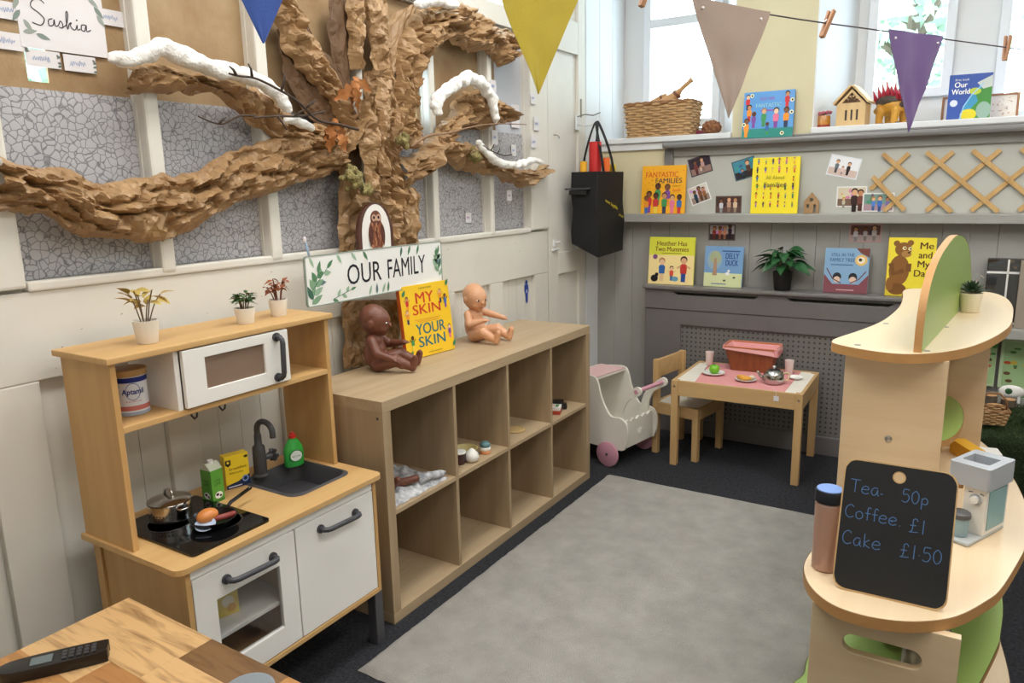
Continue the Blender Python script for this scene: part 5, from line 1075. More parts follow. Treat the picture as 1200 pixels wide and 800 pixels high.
a = Art((.016, 0, 0), (0, 1, 0), (0, 0, 1)); a.poly([(-.036, 0), (.036, 0), (.036, .034), (.0, .018), (-.036, .012)], (30, 44, 84)); a.poly([(-.034, .088), (-.018, .088), (-.018, .074), (-.026, .068), (-.034, .074)], (30, 30, 40)); a.disc(-.026, .081, .004, (236, 204, 40)); a.text('breakfast', .002, .056, .012, (110, 90, 20), width=.052); a.text('biscuits', -.004, .044, .010, (110, 90, 20), width=.04); a.disc(.022, .022, .010, (120, 150, 200)); a.disc(.022, .022, .006, (30, 44, 84)); a.disc(.028, .089, .006, (60, 60, 30), .004); a.rect(-.03, .01, .004, .007, (210, 214, 230)); a.build('box_print', YB_)
GB = thing('dish_soap_bottle', 'green dish soap bottle with red cap by the toy sink', 'bottle', (.142, -.150, .5675), (0, 0, -.3))
MB().lathe([(.030, 0), (.033, .003), (.033, .045), (.030, .062), (.020, .080), (.013, .088), (.013, .092)], n=32, sx=.55, sy=1).build('bottle', pm('green_soap', (58, 180, 74), .2, spec=.6), GB, True, smooth=.8)
MB().lathe([(.012, .092), (.012, .100), (.007, .103), (.006, .110), (0, .110)], n=20).build('cap', pm('red_cap', (214, 52, 46), .4), GB, True, smooth=.6)
a = Art((.0185, 0, 0), (0, 1, 0), (0, 0, 1)); a.disc(0, .036, .022, (30, 120, 60), .020, 24); a.disc(0, .036, .019, (226, 236, 230), .017, 24); a.text('dish soap', 0, .033, .008, (30, 90, 50), width=.03); a.build('label_print', GB)
STEEL = pm('polished_steel', (196, 194, 192), .16, 1)
PO = thing('toy_saucepan', 'lidded stainless steel toy saucepan on the hob', 'saucepan', (.170, -.600, .5745)); MB().lathe([(.048, 0), (.052, .004), (.052, .048), (.055, .050), (.055, .052), (.050, .052), (.050, .006), (0, .006)], n=40).build('pan', STEEL, PO, True, smooth=.7)
ld = MB().lathe([(.054, .053), (.055, .055), (.048, .058), (.03, .064), (0, .067)], n=40).build('lid', STEEL, PO, True, smooth=.8); MB().tube([(-.018, 0, .064), (-.014, 0, .078), (0, 0, .083), (.014, 0, .078), (.018, 0, .064)], .0035, 10).build('lid_handle', STEEL, ld, True, smooth=True)
for s_ in (-1, 1): MB().tube([(s_*.012, -.052*1, .040) if False else (.050*s_, -.014, .042), (.068*s_, -.012, .043), (.070*s_, 0, .043), (.068*s_, .012, .043), (.050*s_, .014, .042)], .003, 8).build('side_handle', STEEL, PO, True, smooth=True)
for k in range(2):
    for j in range(6): MB().cyl((.0515*math.cos(-1.4+.16*j), .0515*math.sin(-1.4+.16*j), .016+.010*k), (.0528*math.cos(-1.4+.16*j), .0528*math.sin(-1.4+.16*j), .016+.010*k), .0022, n=8).build('drain_hole', HANDLE, PO, True)
FP = thing('toy_frying_pan', 'dark toy frying pan holding pretend food on the hob', 'frying pan', (.300, -.565, .5745)); MB().lathe([(.044, 0), (.048, .002), (.058, .020), (.060, .022), (.057, .022), (.046, .005), (0, .005)], n=40).build('pan', pm('dark_pan', (58, 56, 58), .22, .8), FP, True, smooth=.8)
for s_ in (-1, 1): MB().tube([(-.020, .054+.0, .018), (-.026+s_*.004, .075, .026), (-.045+s_*.004, .155, .034)], .003, 8).build('handle_wire', pm('dark_pan', (58, 56, 58), .22, .8), FP, True, smooth=True)
MB().tube([(-.049, .155, .034), (-.045, .159, .034), (-.041, .155, .034)], .003, 8).build('handle_end', STEEL, FP, True)
t = thing('toy_egg', 'orange-brown pretend potato in the frying pan', 'toy food', (.295, -.578, .582)); MB().ell((0, 0, .019), (.021, .03, .019), 24, 14).build('potato_body', pm('orange_toy', (206, 128, 62), .35, var=.15, vscale=30), t, True, smooth=True)
t = thing('toy_sausage', 'dark red pretend sausage in the frying pan', 'toy food', (.318, -.552, .5835)); mb = MB(); caps(mb, (-.012, -.03, .008), (.008, .03, .008), .008, .008); mb.build('sausage_body', pm('sausage_red', (140, 62, 54), .35), t, True, smooth=True)
t = thing('toy_plate', 'blue and white round toy dish tilted in the frying pan', 'toy dish', (.312, -.598, .586), (.25, .25, 0)); MB().lathe([(0, 0), (.018, 0), (.026, .005), (.025, .0065), (.017, .002), (0, .002)], n=28).build('dish', pm('pale_blue_dish', (190, 206, 232), .35), t, True, smooth=.8)
t = thing('oven_packet', 'small yellow packet inside the toy oven', 'packet', (.33, -.575, .3325), (0, 0, -.3)); bx('packet', pm('packet_yellow', (232, 208, 96), .4), t, -.015, .015, -.028, .028, 0, .075, .002, True); a = Art((.015, 0, 0), (0, 1, 0), (0, 0, 1)); a.disc(0, .04, .016, (246, 240, 214)); a.disc(.008, .02, .012, (214, 160, 60)); a.build('packet_print', t)

# ================================================================ dolls on the cube shelf
def doll(label, p, yaw, skin, lip, sc, head_turn, seedarm, gray=False):
    t = thing('baby_doll', label, 'doll', p, (0, 0, yaw)); t.scale = (sc,)*3; sm = pm('vinyl_%02x%02x%02x' % skin, skin, .42, var=.08, vscale=20)
    H = Matrix.Rotation(head_turn, 3, 'Z') @ Matrix.Rotation(.18, 3, 'Y'); hc = Vector((.004, 0, .192)); hp = lambda x, y, z: hc+H @ Vector((x, y, z))
    def f(mb):
        mb.ell((-.004, 0, .07), (.043, .050, .066)); mb.ell((-.004, 0, .112), (.034, .046, .036)); mb.ell((.006, 0, .05), (.042, .047, .045)); caps(mb, (0, 0, .13), (.002, 0, .16), .021, .021)
        mb.ell(hc, (.058, .050, .056), 20, 14, H); mb.ell(hp(.012, 0, -.020), (.042, .041, .034), 16, 10, H); mb.ell(hp(-.012, 0, .012), (.052, .050, .050), 18, 12, H)
        for s in (-1, 1):
            mb.ell(hp(.034, s*.021, -.022), (.016, .016, .015)); mb.ell(hp(-.004, s*.050, -.008), (.012, .006, .016), 10, 8, H)
        mb.ell(hp(.058, 0, -.008), .0078); mb.ell(hp(.050, 0, .004), (.008, .005, .012), 8, 6, H); mb.ell(hp(.047, 0, -.024), (.010, .011, .0048), 10, 8, H); mb.ell(hp(.045, 0, -.033), (.010, .010, .0048), 10, 8, H); mb.ell(hp(.036, 0, -.042), (.014, .014, .010), 10, 8, H)
        for s in (-1, 1):
            sh_, el, wr = seedarm[0 if s > 0 else 1]; caps(mb, sh_, el, .0185, .0165); caps(mb, el, wr, .0165, .0115)
            sh_, el, wr = Vector(sh_), Vector(el), Vector(wr); d = (wr-el).normalized(); sd = d.cross(Vector((0, 0, 1))).normalized(); up = sd.cross(d)
            mb.ell(wr+d*.012, (.014, .014, .011), 12, 8)
            for k in range(4): 
                b = wr+d*.020+sd*(-.010+.0068*k); caps(mb, b, b+d*(.011+.002*(k in (1, 2)))-up*.004, .0037, .0031, 8)
            b = wr+d*.008+sd*s*.012*(-1); caps(mb, b, b+d*.010+sd*s*-.007, .0040, .0033, 8)
            hp_, kn_, an = (.016, s*.030, .030), (.082, s*.056, .050), (.140, s*.050, .024); caps(mb, hp_, kn_, .031, .025); caps(mb, kn_, an, .024, .0155); mb.ell((.11, s*.053, .036), (.024, .021, .021))
            caps(mb, (.148, s*.050, .018), (.158, s*.052, .052), .0145, .0135)
            for k in range(5): mb.ell((.160, s*.050-.012+.006*k, .064-abs(k-1.5)*.0015), (.0052, .0042 if k else .0055, .006), 8, 6)
    blob('doll_body', sm, t, f, .0026, 4)
    for s in (-1, 1):
        e = MB(); e.ell(hp(.0475, s*.0195, .0035), (.0060, .0085, .0042), 12, 8, H); eo = e.build('eye', LACQ, t, True, smooth=True)
        e = MB(); e.ell(hp(.0525, s*.0195, .003), (.003, .0042, .0042), 12, 8, H); e.build('iris', pm('iris_dark', (44, 34, 32), .15), eo, True, smooth=True)
    MB().ell(hp(.0555, 0, -.0285), (.0035, .0085, .0018), 10, 6, H).build('lips', pm('lips_%02x%02x%02x' % lip, lip, .4), t, True, smooth=True)
    return t
doll('dark brown baby doll sitting beside the yellow book on the cube shelf', (.085, .318, .7705), .50, (112, 66, 50), (88, 40, 40), .96, -.05, [((-.002, .050, .124), (.035, .072, .088), (.088, .052, .096)), ((-.002, -.050, .124), (.022, -.078, .080), (.075, -.070, .058))])
doll('light-skinned baby doll sitting alone on the cube shelf', (.10, .935, .7705), -.02, (214, 160, 122), (196, 106, 96), .97, -.32, [((-.002, .050, .124), (.03, .086, .108), (.062, .118, .092)), ((-.002, -.050, .124), (.022, -.074, .086), (.066, -.040, .098))])

# ================================================================ things in the cubes
t = thing('crumpled_baby_clothes', 'crumpled white and grey printed baby clothes in the first cube', 'clothes', (.29, .20, .3935))
CL = pm('printed_muslin', (216, 216, 218), .9, var=1, rgb2=(120, 124, 132), vscale=38, detail=2)
def cl(u, v):
    x, y = .12+.255*u, .055+.29*v; d = min(1, 6*min(u, 1-u, v, 1-v)); n = noise.noise(Vector((u*4, v*5, 1)))+.5*noise.noise(Vector((u*11, v*9, 4))); return (x+.012*noise.noise(Vector((v*9, 1, 1))), y+.012*noise.noise(Vector((u*9, 3, 1))), .3945+d*(.018+.022*abs(n)))
MB().grid(40, 44, cl).build('muslin_cloth', CL, t, smooth=True)
mb = MB(); mb.tube([(.34, .22, .42), (.35, .27, .424), (.355, .32, .415), (.36, .345, .412)], [.016, .014, .015, .007], 12); mb.build('sleeve', CL, t, smooth=True)
t = thing('lying_baby_doll', 'brown doll\'s leg poking from the baby clothes', 'doll', (.33, .10, .44)); blob('doll_leg', pm('vinyl_70422a', (112, 66, 50), .42), t, lambda mb: (caps(mb, (.20, .09, .435), (.31, .11, .435), .026, .018), caps(mb, (.31, .11, .435), (.335, .115, .46), .017, .013), caps(mb, (.30, .155, .425), (.345, .20, .438), .016, .013)), .003, 3, False)
def cup(name, label, p, prof, mat, rot=(0, 0, 0), cat='cup', extra=None):
    t = thing(name, label, cat, p, rot); MB().lathe(prof, n=28).build('bowl' if cat == 'bowl' else 'body', mat, t, True, smooth=.8)
    if extra: extra(t)
    return t
cup('toy_bowl', 'round bowl with yellow lining in the second cube', (.30, .56, .3935), [(.022, 0), (.024, .002), (.046, .034), (.047, .036), (.044, .036), (.022, .005), (0, .005)], pm('sand_bowl', (196, 180, 120), .5), cat='bowl')
cup('dark_toy_cup', 'dark maroon toy cup with white rim in the second cube', (.322, .485, .3935), [(.018, 0), (.024, .004), (.026, .04), (.0265, .046), (.023, .046), (.021, .008), (0, .008)], pm('maroon_enamel', (66, 42, 46), .35), extra=lambda t: MB().lathe([(.0262, .042), (.027, .044), (.0265, .048), (.023, .0475)], n=28).build('rim', LACQ, t, True, smooth=True))
t = thing('white_pear_toy', 'white pear-shaped toy in the second cube', 'toy', (.352, .525, .3935)); MB().lathe([(.012, 0), (.022, .004), (.028, .018), (.024, .034), (.012, .046), (.006, .052), (0, .053)], n=24).build('pear_body', LACQ, t, True, smooth=True)
t = thing('stacking_toy', 'teal, white and orange stacking toy in the second cube', 'toy', (.347, .625, .3935))
for z, r, c in ((0, .021, (222, 150, 100)), (.014, .022, (240, 236, 228)), (.028, .021, (84, 120, 124))): MB().lathe([(r*.9, z), (r, z+.004), (r, z+.010), (r*.9, z+.0138)] + ([(.012, z+.020), (0, z+.022)] if z > .02 else []), n=24).build('ring', pm('stack_%d' % z if 0 else 'stack_%02x' % c[0], c, .45), t, True, smooth=.8)
t = thing('black_toy_mug', 'black toy mug lying on its side at the back of the second cube', 'mug', (.20, .50, .445), (0, PI/2, .6)); MB().lathe([(.024, 0), (.026, .002), (.030, .06), (.028, .06), (.024, .006), (0, .006)], n=28).build('body', pm('black_plastic', (26, 26, 28), .3), t, True, smooth=.7); MB().tube([(0, .028, .012), (0, .045, .02), (0, .047, .035), (0, .029, .048)], .004, 8).build('handle', pm('black_plastic', (26, 26, 28), .3), t, True, smooth=True)
t = thing('toy_tea_box', 'light wooden box under the black mug in the second cube', 'box', (.19, .50, .3935)); bx('carton', TOYW, t, -.04, .045, -.04, .04, 0, .020, .002, True)
t = thing('wooden_disc', 'flat round wooden disc in the third cube', 'toy plate', (.30, .92, .3935)); MB().lathe([(.042, 0), (.046, .002), (.046, .005), (.038, .006), (.036, .004), (0, .004)], n=32).build('disc', wood('disc_wood', (212, 184, 132), (200, 168, 112), 'y', 20), t, True, smooth=.6)
t = thing('spotted_white_toy', 'white cylinder toy with black dots in the third cube', 'toy', (.22, .855, .3935), (0, 0, .6)); mb = MB(); mb.cyl((-.03, 0, .024), (.03, 0, .024), .024, n=24); mb.build('cylinder_body', LACQ, t, True, bevel=.003, smooth=.7)
for a in range(3): MB().cyl((.03, .012*math.cos(a*2.1), .024+.012*math.sin(a*2.1)), (.0312, .012*math.cos(a*2.1), .024+.012*math.sin(a*2.1)), .005, n=12).build('dot', HANDLE, t, True)
t = thing('wooden_camera_toy', 'black toy glasses case lying in the fourth cube', 'toy', (.295, 1.285, .3935), (0, 0, .5)); bx('case', pm('black_plastic', (26, 26, 28), .3), t, -.06, .06, -.022, .022, 0, .026, .008, True); bx('case_lid', pm('black_plastic', (26, 26, 28), .3), t, -.055, .045, -.024, .020, .0265, .042, .006, True)
t = thing('red_toy_box', 'small red, white and green box in the fourth cube', 'toy', (.335, 1.225, .3935), (0, 0, .35)); bx('box_body', pm('red_toy', (176, 66, 48), .4), t, -.025, .025, -.03, .03, 0, .018, .002, True); bx('box_top', LACQ, t, -.024, .024, -.028, .028, .0182, .036, .002, True); a = Art((0, 0, .036), (0, 1, 0), (-1, 0, 0)); a.rect(-.02, .02, -.015, .0, (90, 140, 90)); a.disc(.0, .010, .007, (214, 120, 50)); a.build('box_print', t)

# ================================================================ table laid for tea
def tl(x, y, z=.4475): return T.matrix_basis @ Vector((x, y, z))
T.matrix_basis
GING = gingham('red_gingham', (206, 108, 112), (236, 186, 184), 70)
rn = thing('gingham_runner', 'pink-red gingham cloth spread across the little table', 'cloth', tl(.33, .24), (0, 0, .0264))
def rf(u, v):
    x = -.215+.43*u; y = -.222+.446*v; x += (.03 if 0 else 0)-.05*v*(1-u); return (x, y, .0008+.0022*abs(noise.noise(Vector((x*14, y*14, 2)))))
MB().grid(30, 30, rf).build('cloth_sheet', GING, rn, True, smooth=True)
bk = thing('picnic_basket', 'chip-wood picnic basket with pink gingham lining on the little table', 'basket', (.965, 2.235, .4505), (0, 0, .03))
CW = wood('chip_wood', (150, 88, 52), (122, 66, 38), 'z', 30)
w0, w1, d0, d1, hh = .205, .27, .11, .16, .125
def wallp(u, v):
    q = rrect(-(w0+(w1-w0)*v)/2, (w0+(w1-w0)*v)/2, -(d0+(d1-d0)*v)/2, (d0+(d1-d0)*v)/2, .02, 4); k = len(q); p = q[int(u*k) % k]; return (p[0], p[1], .002+hh*v)
n_ = len(rrect(0, 1, 0, 1, .02, 4)); MB().grid(n_, 6, wallp, None, True).build('basket_wall', CW, bk, True); MB().prism(rrect(-w0/2, w0/2, -d0/2, d0/2, .02, 4), 0, .004).build('basket_floor', CW, bk, True)
rimq = rrect(-w1/2, w1/2, -d1/2, d1/2, .02, 6); MB().tube([(a, b, hh+.004+.006*math.sin(i*.5)*0) for i, (a, b) in enumerate(rimq)], .0045, 8, True).build('rim', wood('rim_wood', (196, 122, 66), (176, 100, 50), 'x', 20), bk, True, smooth=True)
def lin_(u, v):
    k = len(rimq); p = rimq[int(round(u*k)) % k]; s = 1+.05*noise.noise(Vector((p[0]*30, p[1]*30, 1)))
    if v < .5: f = v/.5; return (p[0]*(.55+.43*f), p[1]*(.55+.43*f), hh*(.45+.55*f)+.010*f)
    f = (v-.5)/.5; dr = .016+.055*max(0, noise.noise(Vector((p[0]*9+3, p[1]*9, 5)))+.35); return (p[0]*(1.03+.02*f)*s, p[1]*(1.04+.03*f)*s, hh+.010-dr*f)
MB().grid(len(rimq), 11, lin_, None, True).build('gingham_lining', gingham('pink_gingham', (206, 104, 108), (238, 190, 188), 110), bk, True, smooth=True)
def fold(u, v): return (-.10+.20*u, -.055+.11*v, .062+.03*abs(noise.noise(Vector((u*5, v*4, 8)))))
MB().grid(24, 18, fold).build('folded_napkin', MATS['pink_gingham'], bk, True, smooth=True)
def beaker(label, p):
    t = thing('white_beaker', label, 'cup', p, group='beakers on the little table'); MB().lathe([(.017, 0), (.018, .001), (.023, .070), (.0235, .072), (.0215, .072), (.0165, .004), (0, .004)], n=28).build('beaker_body', pm('pink_white_card', (232, 216, 210), .5), t, True, smooth=.8)
beaker('pinkish white beaker behind the plate with the apple', (.735, 2.24, .4505)); beaker('pinkish white beaker behind the metal teapot', (1.155, 2.225, .4505))
def plate(name, label, p, r, mat): 
    t = thing(name, label, 'plate', p); MB().lathe([(0, 0), (r*.62, 0), (r*.97, .008), (r, .010), (r*.96, .0115), (r*.6, .003), (0, .003)], n=36).build('plate_body', mat, t, True, smooth=.8); return t
plate('apple_plate', 'white plate holding a green apple', (.818, 2.045, .4515), .058, LACQ); plate('croissant_plate', 'white plate with dark rim holding a croissant', (1.0, 1.985, .4515), .052, pm('grey_rim_plate', (210, 206, 200), .4)); plate('toy_saucer', 'white saucer behind the metal teapot spout', (1.205, 2.135, .4515), .036, LACQ)
t = thing('green_apple', 'bright green toy apple on the white plate', 'apple', (.825, 2.035, .4555)); MB().lathe([(0, .004), (.010, .001), (.020, .006), (.027, .022), (.026, .036), (.016, .046), (.006, .044), (0, .040)], n=28).build('apple_body', pm('apple_green', (120, 190, 46), .3, var=.1, vscale=20), t, True, smooth=True); MB().tube([(0, 0, .040), (.002, .001, .053)], .0015, 6).build('stem', TWIG, t, True)
t = thing('toy_croissant', 'golden toy croissant on the dark-rimmed plate', 'croissant', (.992, 1.978, .4565), (0, 0, -.25)); mb = MB(); cp = [(-.034+.0085*i, -.010+.00085*(i-4)**2, .012) for i in range(9)]
for i, q in enumerate(cp): r = .006+.010*math.sin(PI*(i+.5)/9); mb.ell(q, (r*.75, r, r*.95), 12, 8)
mb.build('croissant_body', pm('baked_gold', (226, 164, 62), .5, var=.2, vscale=50), t, True, smooth=True)
t = thing('toy_bun', 'pale round toy bun beside the croissant', 'bun', (1.024, 2.005, .4565)); MB().ell((0, 0, .010), (.016, .014, .010), 20, 10).build('bun_body', pm('bun_pale', (226, 214, 196), .5), t, True, smooth=True)
TP = thing('metal_teapot', 'stainless steel toy teapot on the gingham cloth', 'teapot', (1.13, 2.0, .4515), (0, 0, .3)); MB().lathe([(.040, 0), (.046, .003), (.050, .018), (.049, .042), (.042, .058), (.030, .064), (.028, .066), (.026, .066), (0, .066)], n=40).build('pot_body', STEEL, TP, True, smooth=.9)
lo = MB().lathe([(.029, .0665), (.028, .069), (.012, .074), (0, .075)], n=32).build('lid', pm('dark_steel', (120, 118, 118), .25, 1), TP, True, smooth=.8); MB().lathe([(.004, .074), (.004, .078), (.007, .081), (.007, .085), (0, .088)], n=16).build('lid_knob', LACQ, lo, True, smooth=.8)
MB().tube([(-.046, 0, .022), (-.064, 0, .034), (-.074, 0, .052), (-.078, 0, .058)], [.010, .008, .006, .005], 12).build('spout', STEEL, TP, True, smooth=True)
MB().tube([(.044, 0, .052), (.062, 0, .054), (.074, 0, .042), (.068, 0, .020), (.046, 0, .012)], .004, 10).build('handle', pm('cream_string', (226, 206, 160), .6), TP, True, smooth=True)
t = thing('tea_tag', 'white paper tea tag hanging over the table edge by the teapot', 'tag', tl(.512, -.0025, .418), (0, 0, .0264)); bx('tag_paper', CARD, t, -.012, .012, -.0012, 0, -.012, .012, 0, True); MB().tube([(0, -.001, .012), (0, -.002, .034), (-.01, .02, .0345), (-.03, .06, .0345)], .0008, 5).build('string', CARD, t, True)
t = thing('toy_tongs', 'small dark wire loop on the apple plate', 'toy cutlery', (.80, 2.06, .4565)); MB().tube([(-.03, -.01, .004), (-.028, .0, .018), (-.01, .004, .030), (.01, .006, .026)], .0016, 6).build('wire', HANDLE, t, True, smooth=True)

# ================================================================ bag on the hook
BG = thing('black_tote_bag', 'black tote bag of coloured paper rolls hanging in the corner', 'bag', (.085, 2.2, 1.04))
BLK = pm('black_fabric', (15, 15, 18), .75, bump=.1, bscale=90)
def bagp(u, v):
    q = rrect(.0, .165, 2.03, 2.375, .012, 3); k = len(q); p = q[int(round(u*k)) % k]; n = noise.noise(Vector((p[0]*9, p[1]*9, v*3)))
    return (max(p[0]+.010*n*v*(1-v)*4-.0, -.044), p[1]+.008*n, 1.035+.46*v+(1-v)*(.075*(1-p[0]/.165)+.05*max(0, p[1]-2.05)))
k_ = len(rrect(0, 1, 0, 1, .1, 3)); MB().grid(k_, 16, bagp, None, True).build('bag_body', BLK, BG, smooth=.6); MB().add([(p[0], p[1], 1.035+.075*(1-p[0]/.165)+.05*max(0, p[1]-2.05)) for p in rrect(.002, .163, 2.034, 2.371, .012, 3)], [tuple(range(len(rrect(0, 1, 0, 1, .1, 3))))]).build('bag_base', BLK, BG)
for x in (.02, .15): MB().grid(24, 2, lambda u, v: ((x+(.075-x)*math.sin(PI*u)**.8)+.02*(v-.5)*0, 2.13+.14*u+(.030*(v-.5)), 1.49+.28*math.sin(PI*u)**.62+.008*(v-.5))).build('strap', BLK, BG, smooth=True)
def tube_roll(label, p, r, h, col, ty=0): t = thing('paper_roll', label, 'paper roll', p); MB().tube([(0, 0, 0), (0, ty, h)], [r, r], 20).build('roll', pm('roll_%02x%02x%02x' % col, col, .5), t, True, smooth=.6); MB().lathe([(r*.6, h-.001), (r*.62, h+.002), (r*.9, h+.002)], (0, ty, 0), 20).build('roll_end', pm('roll_core', (240, 230, 210), .6), t, True)
tube_roll('yellow-orange paper roll at the door side of the black bag', (.055, 2.075, 1.31), .019, .24, (240, 176, 40)); tube_roll('tall red paper roll in the black bag', (.085, 2.16, 1.31), .034, .345, (206, 44, 44)); tube_roll('orange paper roll in front of the red one in the bag', (.135, 2.20, 1.31), .018, .26, (236, 112, 44)); tube_roll('lemon yellow paper roll at the window side of the bag', (.125, 2.30, 1.31), .020, .225, (228, 206, 52)); tube_roll('green paper roll peeping over the bag edge', (.105, 2.335, 1.31), .018, .205, (90, 160, 96))
a = Art((.1655, 2.2, 1.28), (0, 1, 0), (0, 0, 1), .014); a.text('www. bag4life', -.03, .03, .026, (226, 206, 40), width=.17, rot=-.30, bold=.02); a.text('.co.uk', .10, -.035, .022, (226, 206, 40), width=.07, rot=-.30, bold=.02); [tm.build('bag_lettering', None, BG, clean=False) for tm in a.t]
gl = thing('folded_sunglasses', 'black clip hung on the side of the tote bag', 'clip', (.05, 2.035, 1.40)); bx('clip_bar', HANDLE, gl, -.075, .075, -.03, .005, 0, .010, .003, True); bx('clip_pad', pm('black_plastic', (26, 26, 28), .3), gl, -.055, .055, -.024, .004, -.028, -.001, .008, True)
hk = thing('coat_peg', 'white double coat peg the tote bag hangs from', 'hook', (XW, 2.2, 1.78)); bx('plate', WHITE2, hk, 0, .008, -.016, .016, -.05, .03, .002, True); MB().tube([(.006, 0, -.02), (.05, 0, -.03), (.10, 0, -.028), (.12, 0, -.01), (.125, .0, .004)], .005, 10).build('lower_hook', WHITE2, hk, True, smooth=True); MB().tube([(.006, 0, .02), (.05, .004, .03), (.10, .01, .022), (.14, .014, .035)], .0035, 10).build('upper_hook', MATS['steel_wire'], hk, True, smooth=True)

# ================================================================ bunting
RD = Vector((.4825, .8759, 0)); 
def rope_at(s):                               # s metres along from the purple pennant towards the near side
    return Vector((1.708, 1.021, 1.846))-RD*s+Vector((0, 0, .004*s+.05*max(0, s-.4)**2))
rp_ = thing('bunting_line', 'thin dark cord strung across the play corner for the bunting', 'cord', rope_at(0)); MB().tube([rope_at(-1.2+4.2*i/60) for i in range(61)], .0022, 6).build('cord', pm('dark_cord', (74, 64, 72), .7), rp_, smooth=True)
FELT = {}
for nm, s_, col, half, hgt in (('purple', 0, (104, 78, 134), .134, .285), ('taupe', .765, (170, 150, 138), .136, .272), ('mustard', 1.347, (196, 174, 58), .134, .275), ('blue', 1.94, (62, 92, 170), .134, .285)):
    c = rope_at(s_); t = thing('bunting_pennant', nm+' felt pennant hanging on the dark cord', 'bunting', c)
    fm = pm('felt_'+nm, col, .95, bump=.25, bscale=400, sheen=.3); mb = MB()
    def pf(u, v):
        w_ = half*(1-v)+.001; q = c+RD*(2*u-1)*w_*-1; q.z = (rope_at(s_+(2*u-1)*w_)).z*(1)-hgt*v+(.006 if v == 0 else 0); n_ = Vector((RD.y, -RD.x, 0)); return q+n_*(.006*noise.noise(Vector((u*3, v*3, s_*9)))+.004)
    for sg in (0, .0015): mb.grid(15, 20, lambda u, v: pf(u, v)+Vector((RD.y, -RD.x, 0))*sg)
    mb.build('felt_triangle', fm, t, smooth=True)
    for u in (.1, .9): q = pf(u, .06)+Vector((RD.y, -RD.x, 0))*.003; MB().ell(q, .004, 8, 6).build('eyelet', pm('eyelet_white', (230, 226, 230), .5), t, smooth=True)
PEG = wood('peg_wood', (176, 128, 92), (156, 108, 74), 'z', 30)
for s_, lab, tilt in ((-.50, 'wooden clothes peg at the window end of the cord', .1), (.40, 'wooden clothes peg between purple and taupe pennants', .45), (1.04, 'wooden clothes peg between taupe and mustard pennants', .4)):
    c = rope_at(s_); t = thing('clothes_peg', lab, 'clothes peg', c, (0, 0, math.atan2(RD.y, RD.x)), 'pegs on the bunting cord')
    for sg in (-1, 1): MB().obox((-.0*tilt, sg*.0055, -.002), (math.sin(tilt), sg*.06, math.cos(tilt)), (1, 0, -math.tan(tilt)), (0, 1, 0), .040, .006, .0035).build('peg_half', PEG, t, True, bevel=.001)
    MB().tube([(.004, -.010, .004), (.0, 0, .009), (-.004, .010, .004)], .0014, 6).build('spring', STEEL, t, True)

# ================================================================ things on the curved counter
zc = .5705
CBD = thing('price_chalkboard', 'black chalkboard with tea, coffee and cake prices on the curved counter', 'chalkboard', (1.835, -.098, zc), (-.32, 0, .02))
bw, bh = .106, .277
out = rrect(-bw, bw, 0, bh, .026, 5); hole = [(.0+.010*math.cos(2*PI*i/20), bh-.026+.010*math.sin(2*PI*i/20)) for i in range(20)]
random.seed(6); j_ = lambda q: [(a+random.uniform(-.0007, .0007), b+random.uniform(-.0007, .0007)) for a, b in q]
MB().prism([out, hole], 0, .006, xz).build('wooden_board', wood('chalk_ply', (206, 172, 124), (188, 152, 104), 'z', 20), CBD, True); MB().prism([j_(rrect(-bw+.003, bw-.003, .004, bh-.003, .024, 5)), [(p[0]*1.25, bh-.026+(p[1]-bh+.026)*1.25) for p in hole]], -.0008, 0, xz).build('chalk_paint', pm('chalkboard_black', (26, 26, 27), .8, var=.2, vscale=12), CBD, True)
CK = (78, 112, 158); GL = {
 'T': ([[(0, 1), (.7, 1)], [(.36, 1), (.34, 0)]], .8), 'e': ([[(.05, .32), (.5, .36), (.46, .55), (.25, .6), (.05, .4), (.06, .12), (.28, 0), (.55, .1)]], .68), 'a': ([[(.48, .55), (.22, .58), (.03, .3), (.14, .02), (.36, .08), (.48, .45), (.47, .1), (.58, 0)]], .7),
 'C': ([[(.6, .85), (.4, 1), (.14, .85), (.02, .5), (.1, .15), (.34, 0), (.62, .14)]], .76), 'o': ([[(.25, .58), (.04, .42), (.06, .1), (.28, 0), (.5, .2), (.44, .5), (.22, .58)]], .64), 'f': ([[(.44, .9), (.3, 1), (.2, .8), (.2, 0)], [(.02, .52), (.42, .54)]], .5), 'k': ([[(.05, 1), (.05, 0)], [(.4, .6), (.06, .28), (.44, 0)]], .58),
 '5': ([[(.52, 1), (.14, 1), (.1, .6), (.35, .65), (.52, .42), (.42, .1), (.2, 0), (.02, .1)]], .68), '0': ([[(.28, 1), (.06, .75), (.04, .3), (.22, 0), (.46, .2), (.5, .7), (.28, 1)]], .68), 'p': ([[(.06, .5), (.04, -.35)], [(.06, .42), (.28, .55), (.46, .35), (.36, .08), (.06, .1)]], .6), '1': ([[(.2, 1), (.18, 0)]], .42), '.': ([[(.08, .02), (.13, .05)]], .3), '-': ([[(.0, .35), (.22, .37)]], .45), '£': ([[(.56, .82), (.44, 1), (.26, .9), (.26, .5), (.2, .1), (.04, .0), (.6, .06)], [(.06, .5), (.46, .52)]], .74), ' ': ([], .4), '·': ([[(.08, .32), (.14, .34)]], .3)}
rnd = random.Random(4)
def chalk(s, u, v, size):
    ck = Art((0, -.0009, 0), (1, 0, 0), (0, 0, 1), .0004)
    for ch in s:
        st, adv = GL[ch]
        for ln_ in st: ck.line([(u+p.x*size, v+p.y*size*rnd.uniform(.99, 1.01)) for p in (spline([(a, b, 0) for a, b in ln_], 22) if len(ln_) > 2 else [Vector((*ln_[0], 0)), Vector((*ln_[1], 0))])], .0018, CK)
        u += adv*size
    ck.build('chalk_word', CBD)
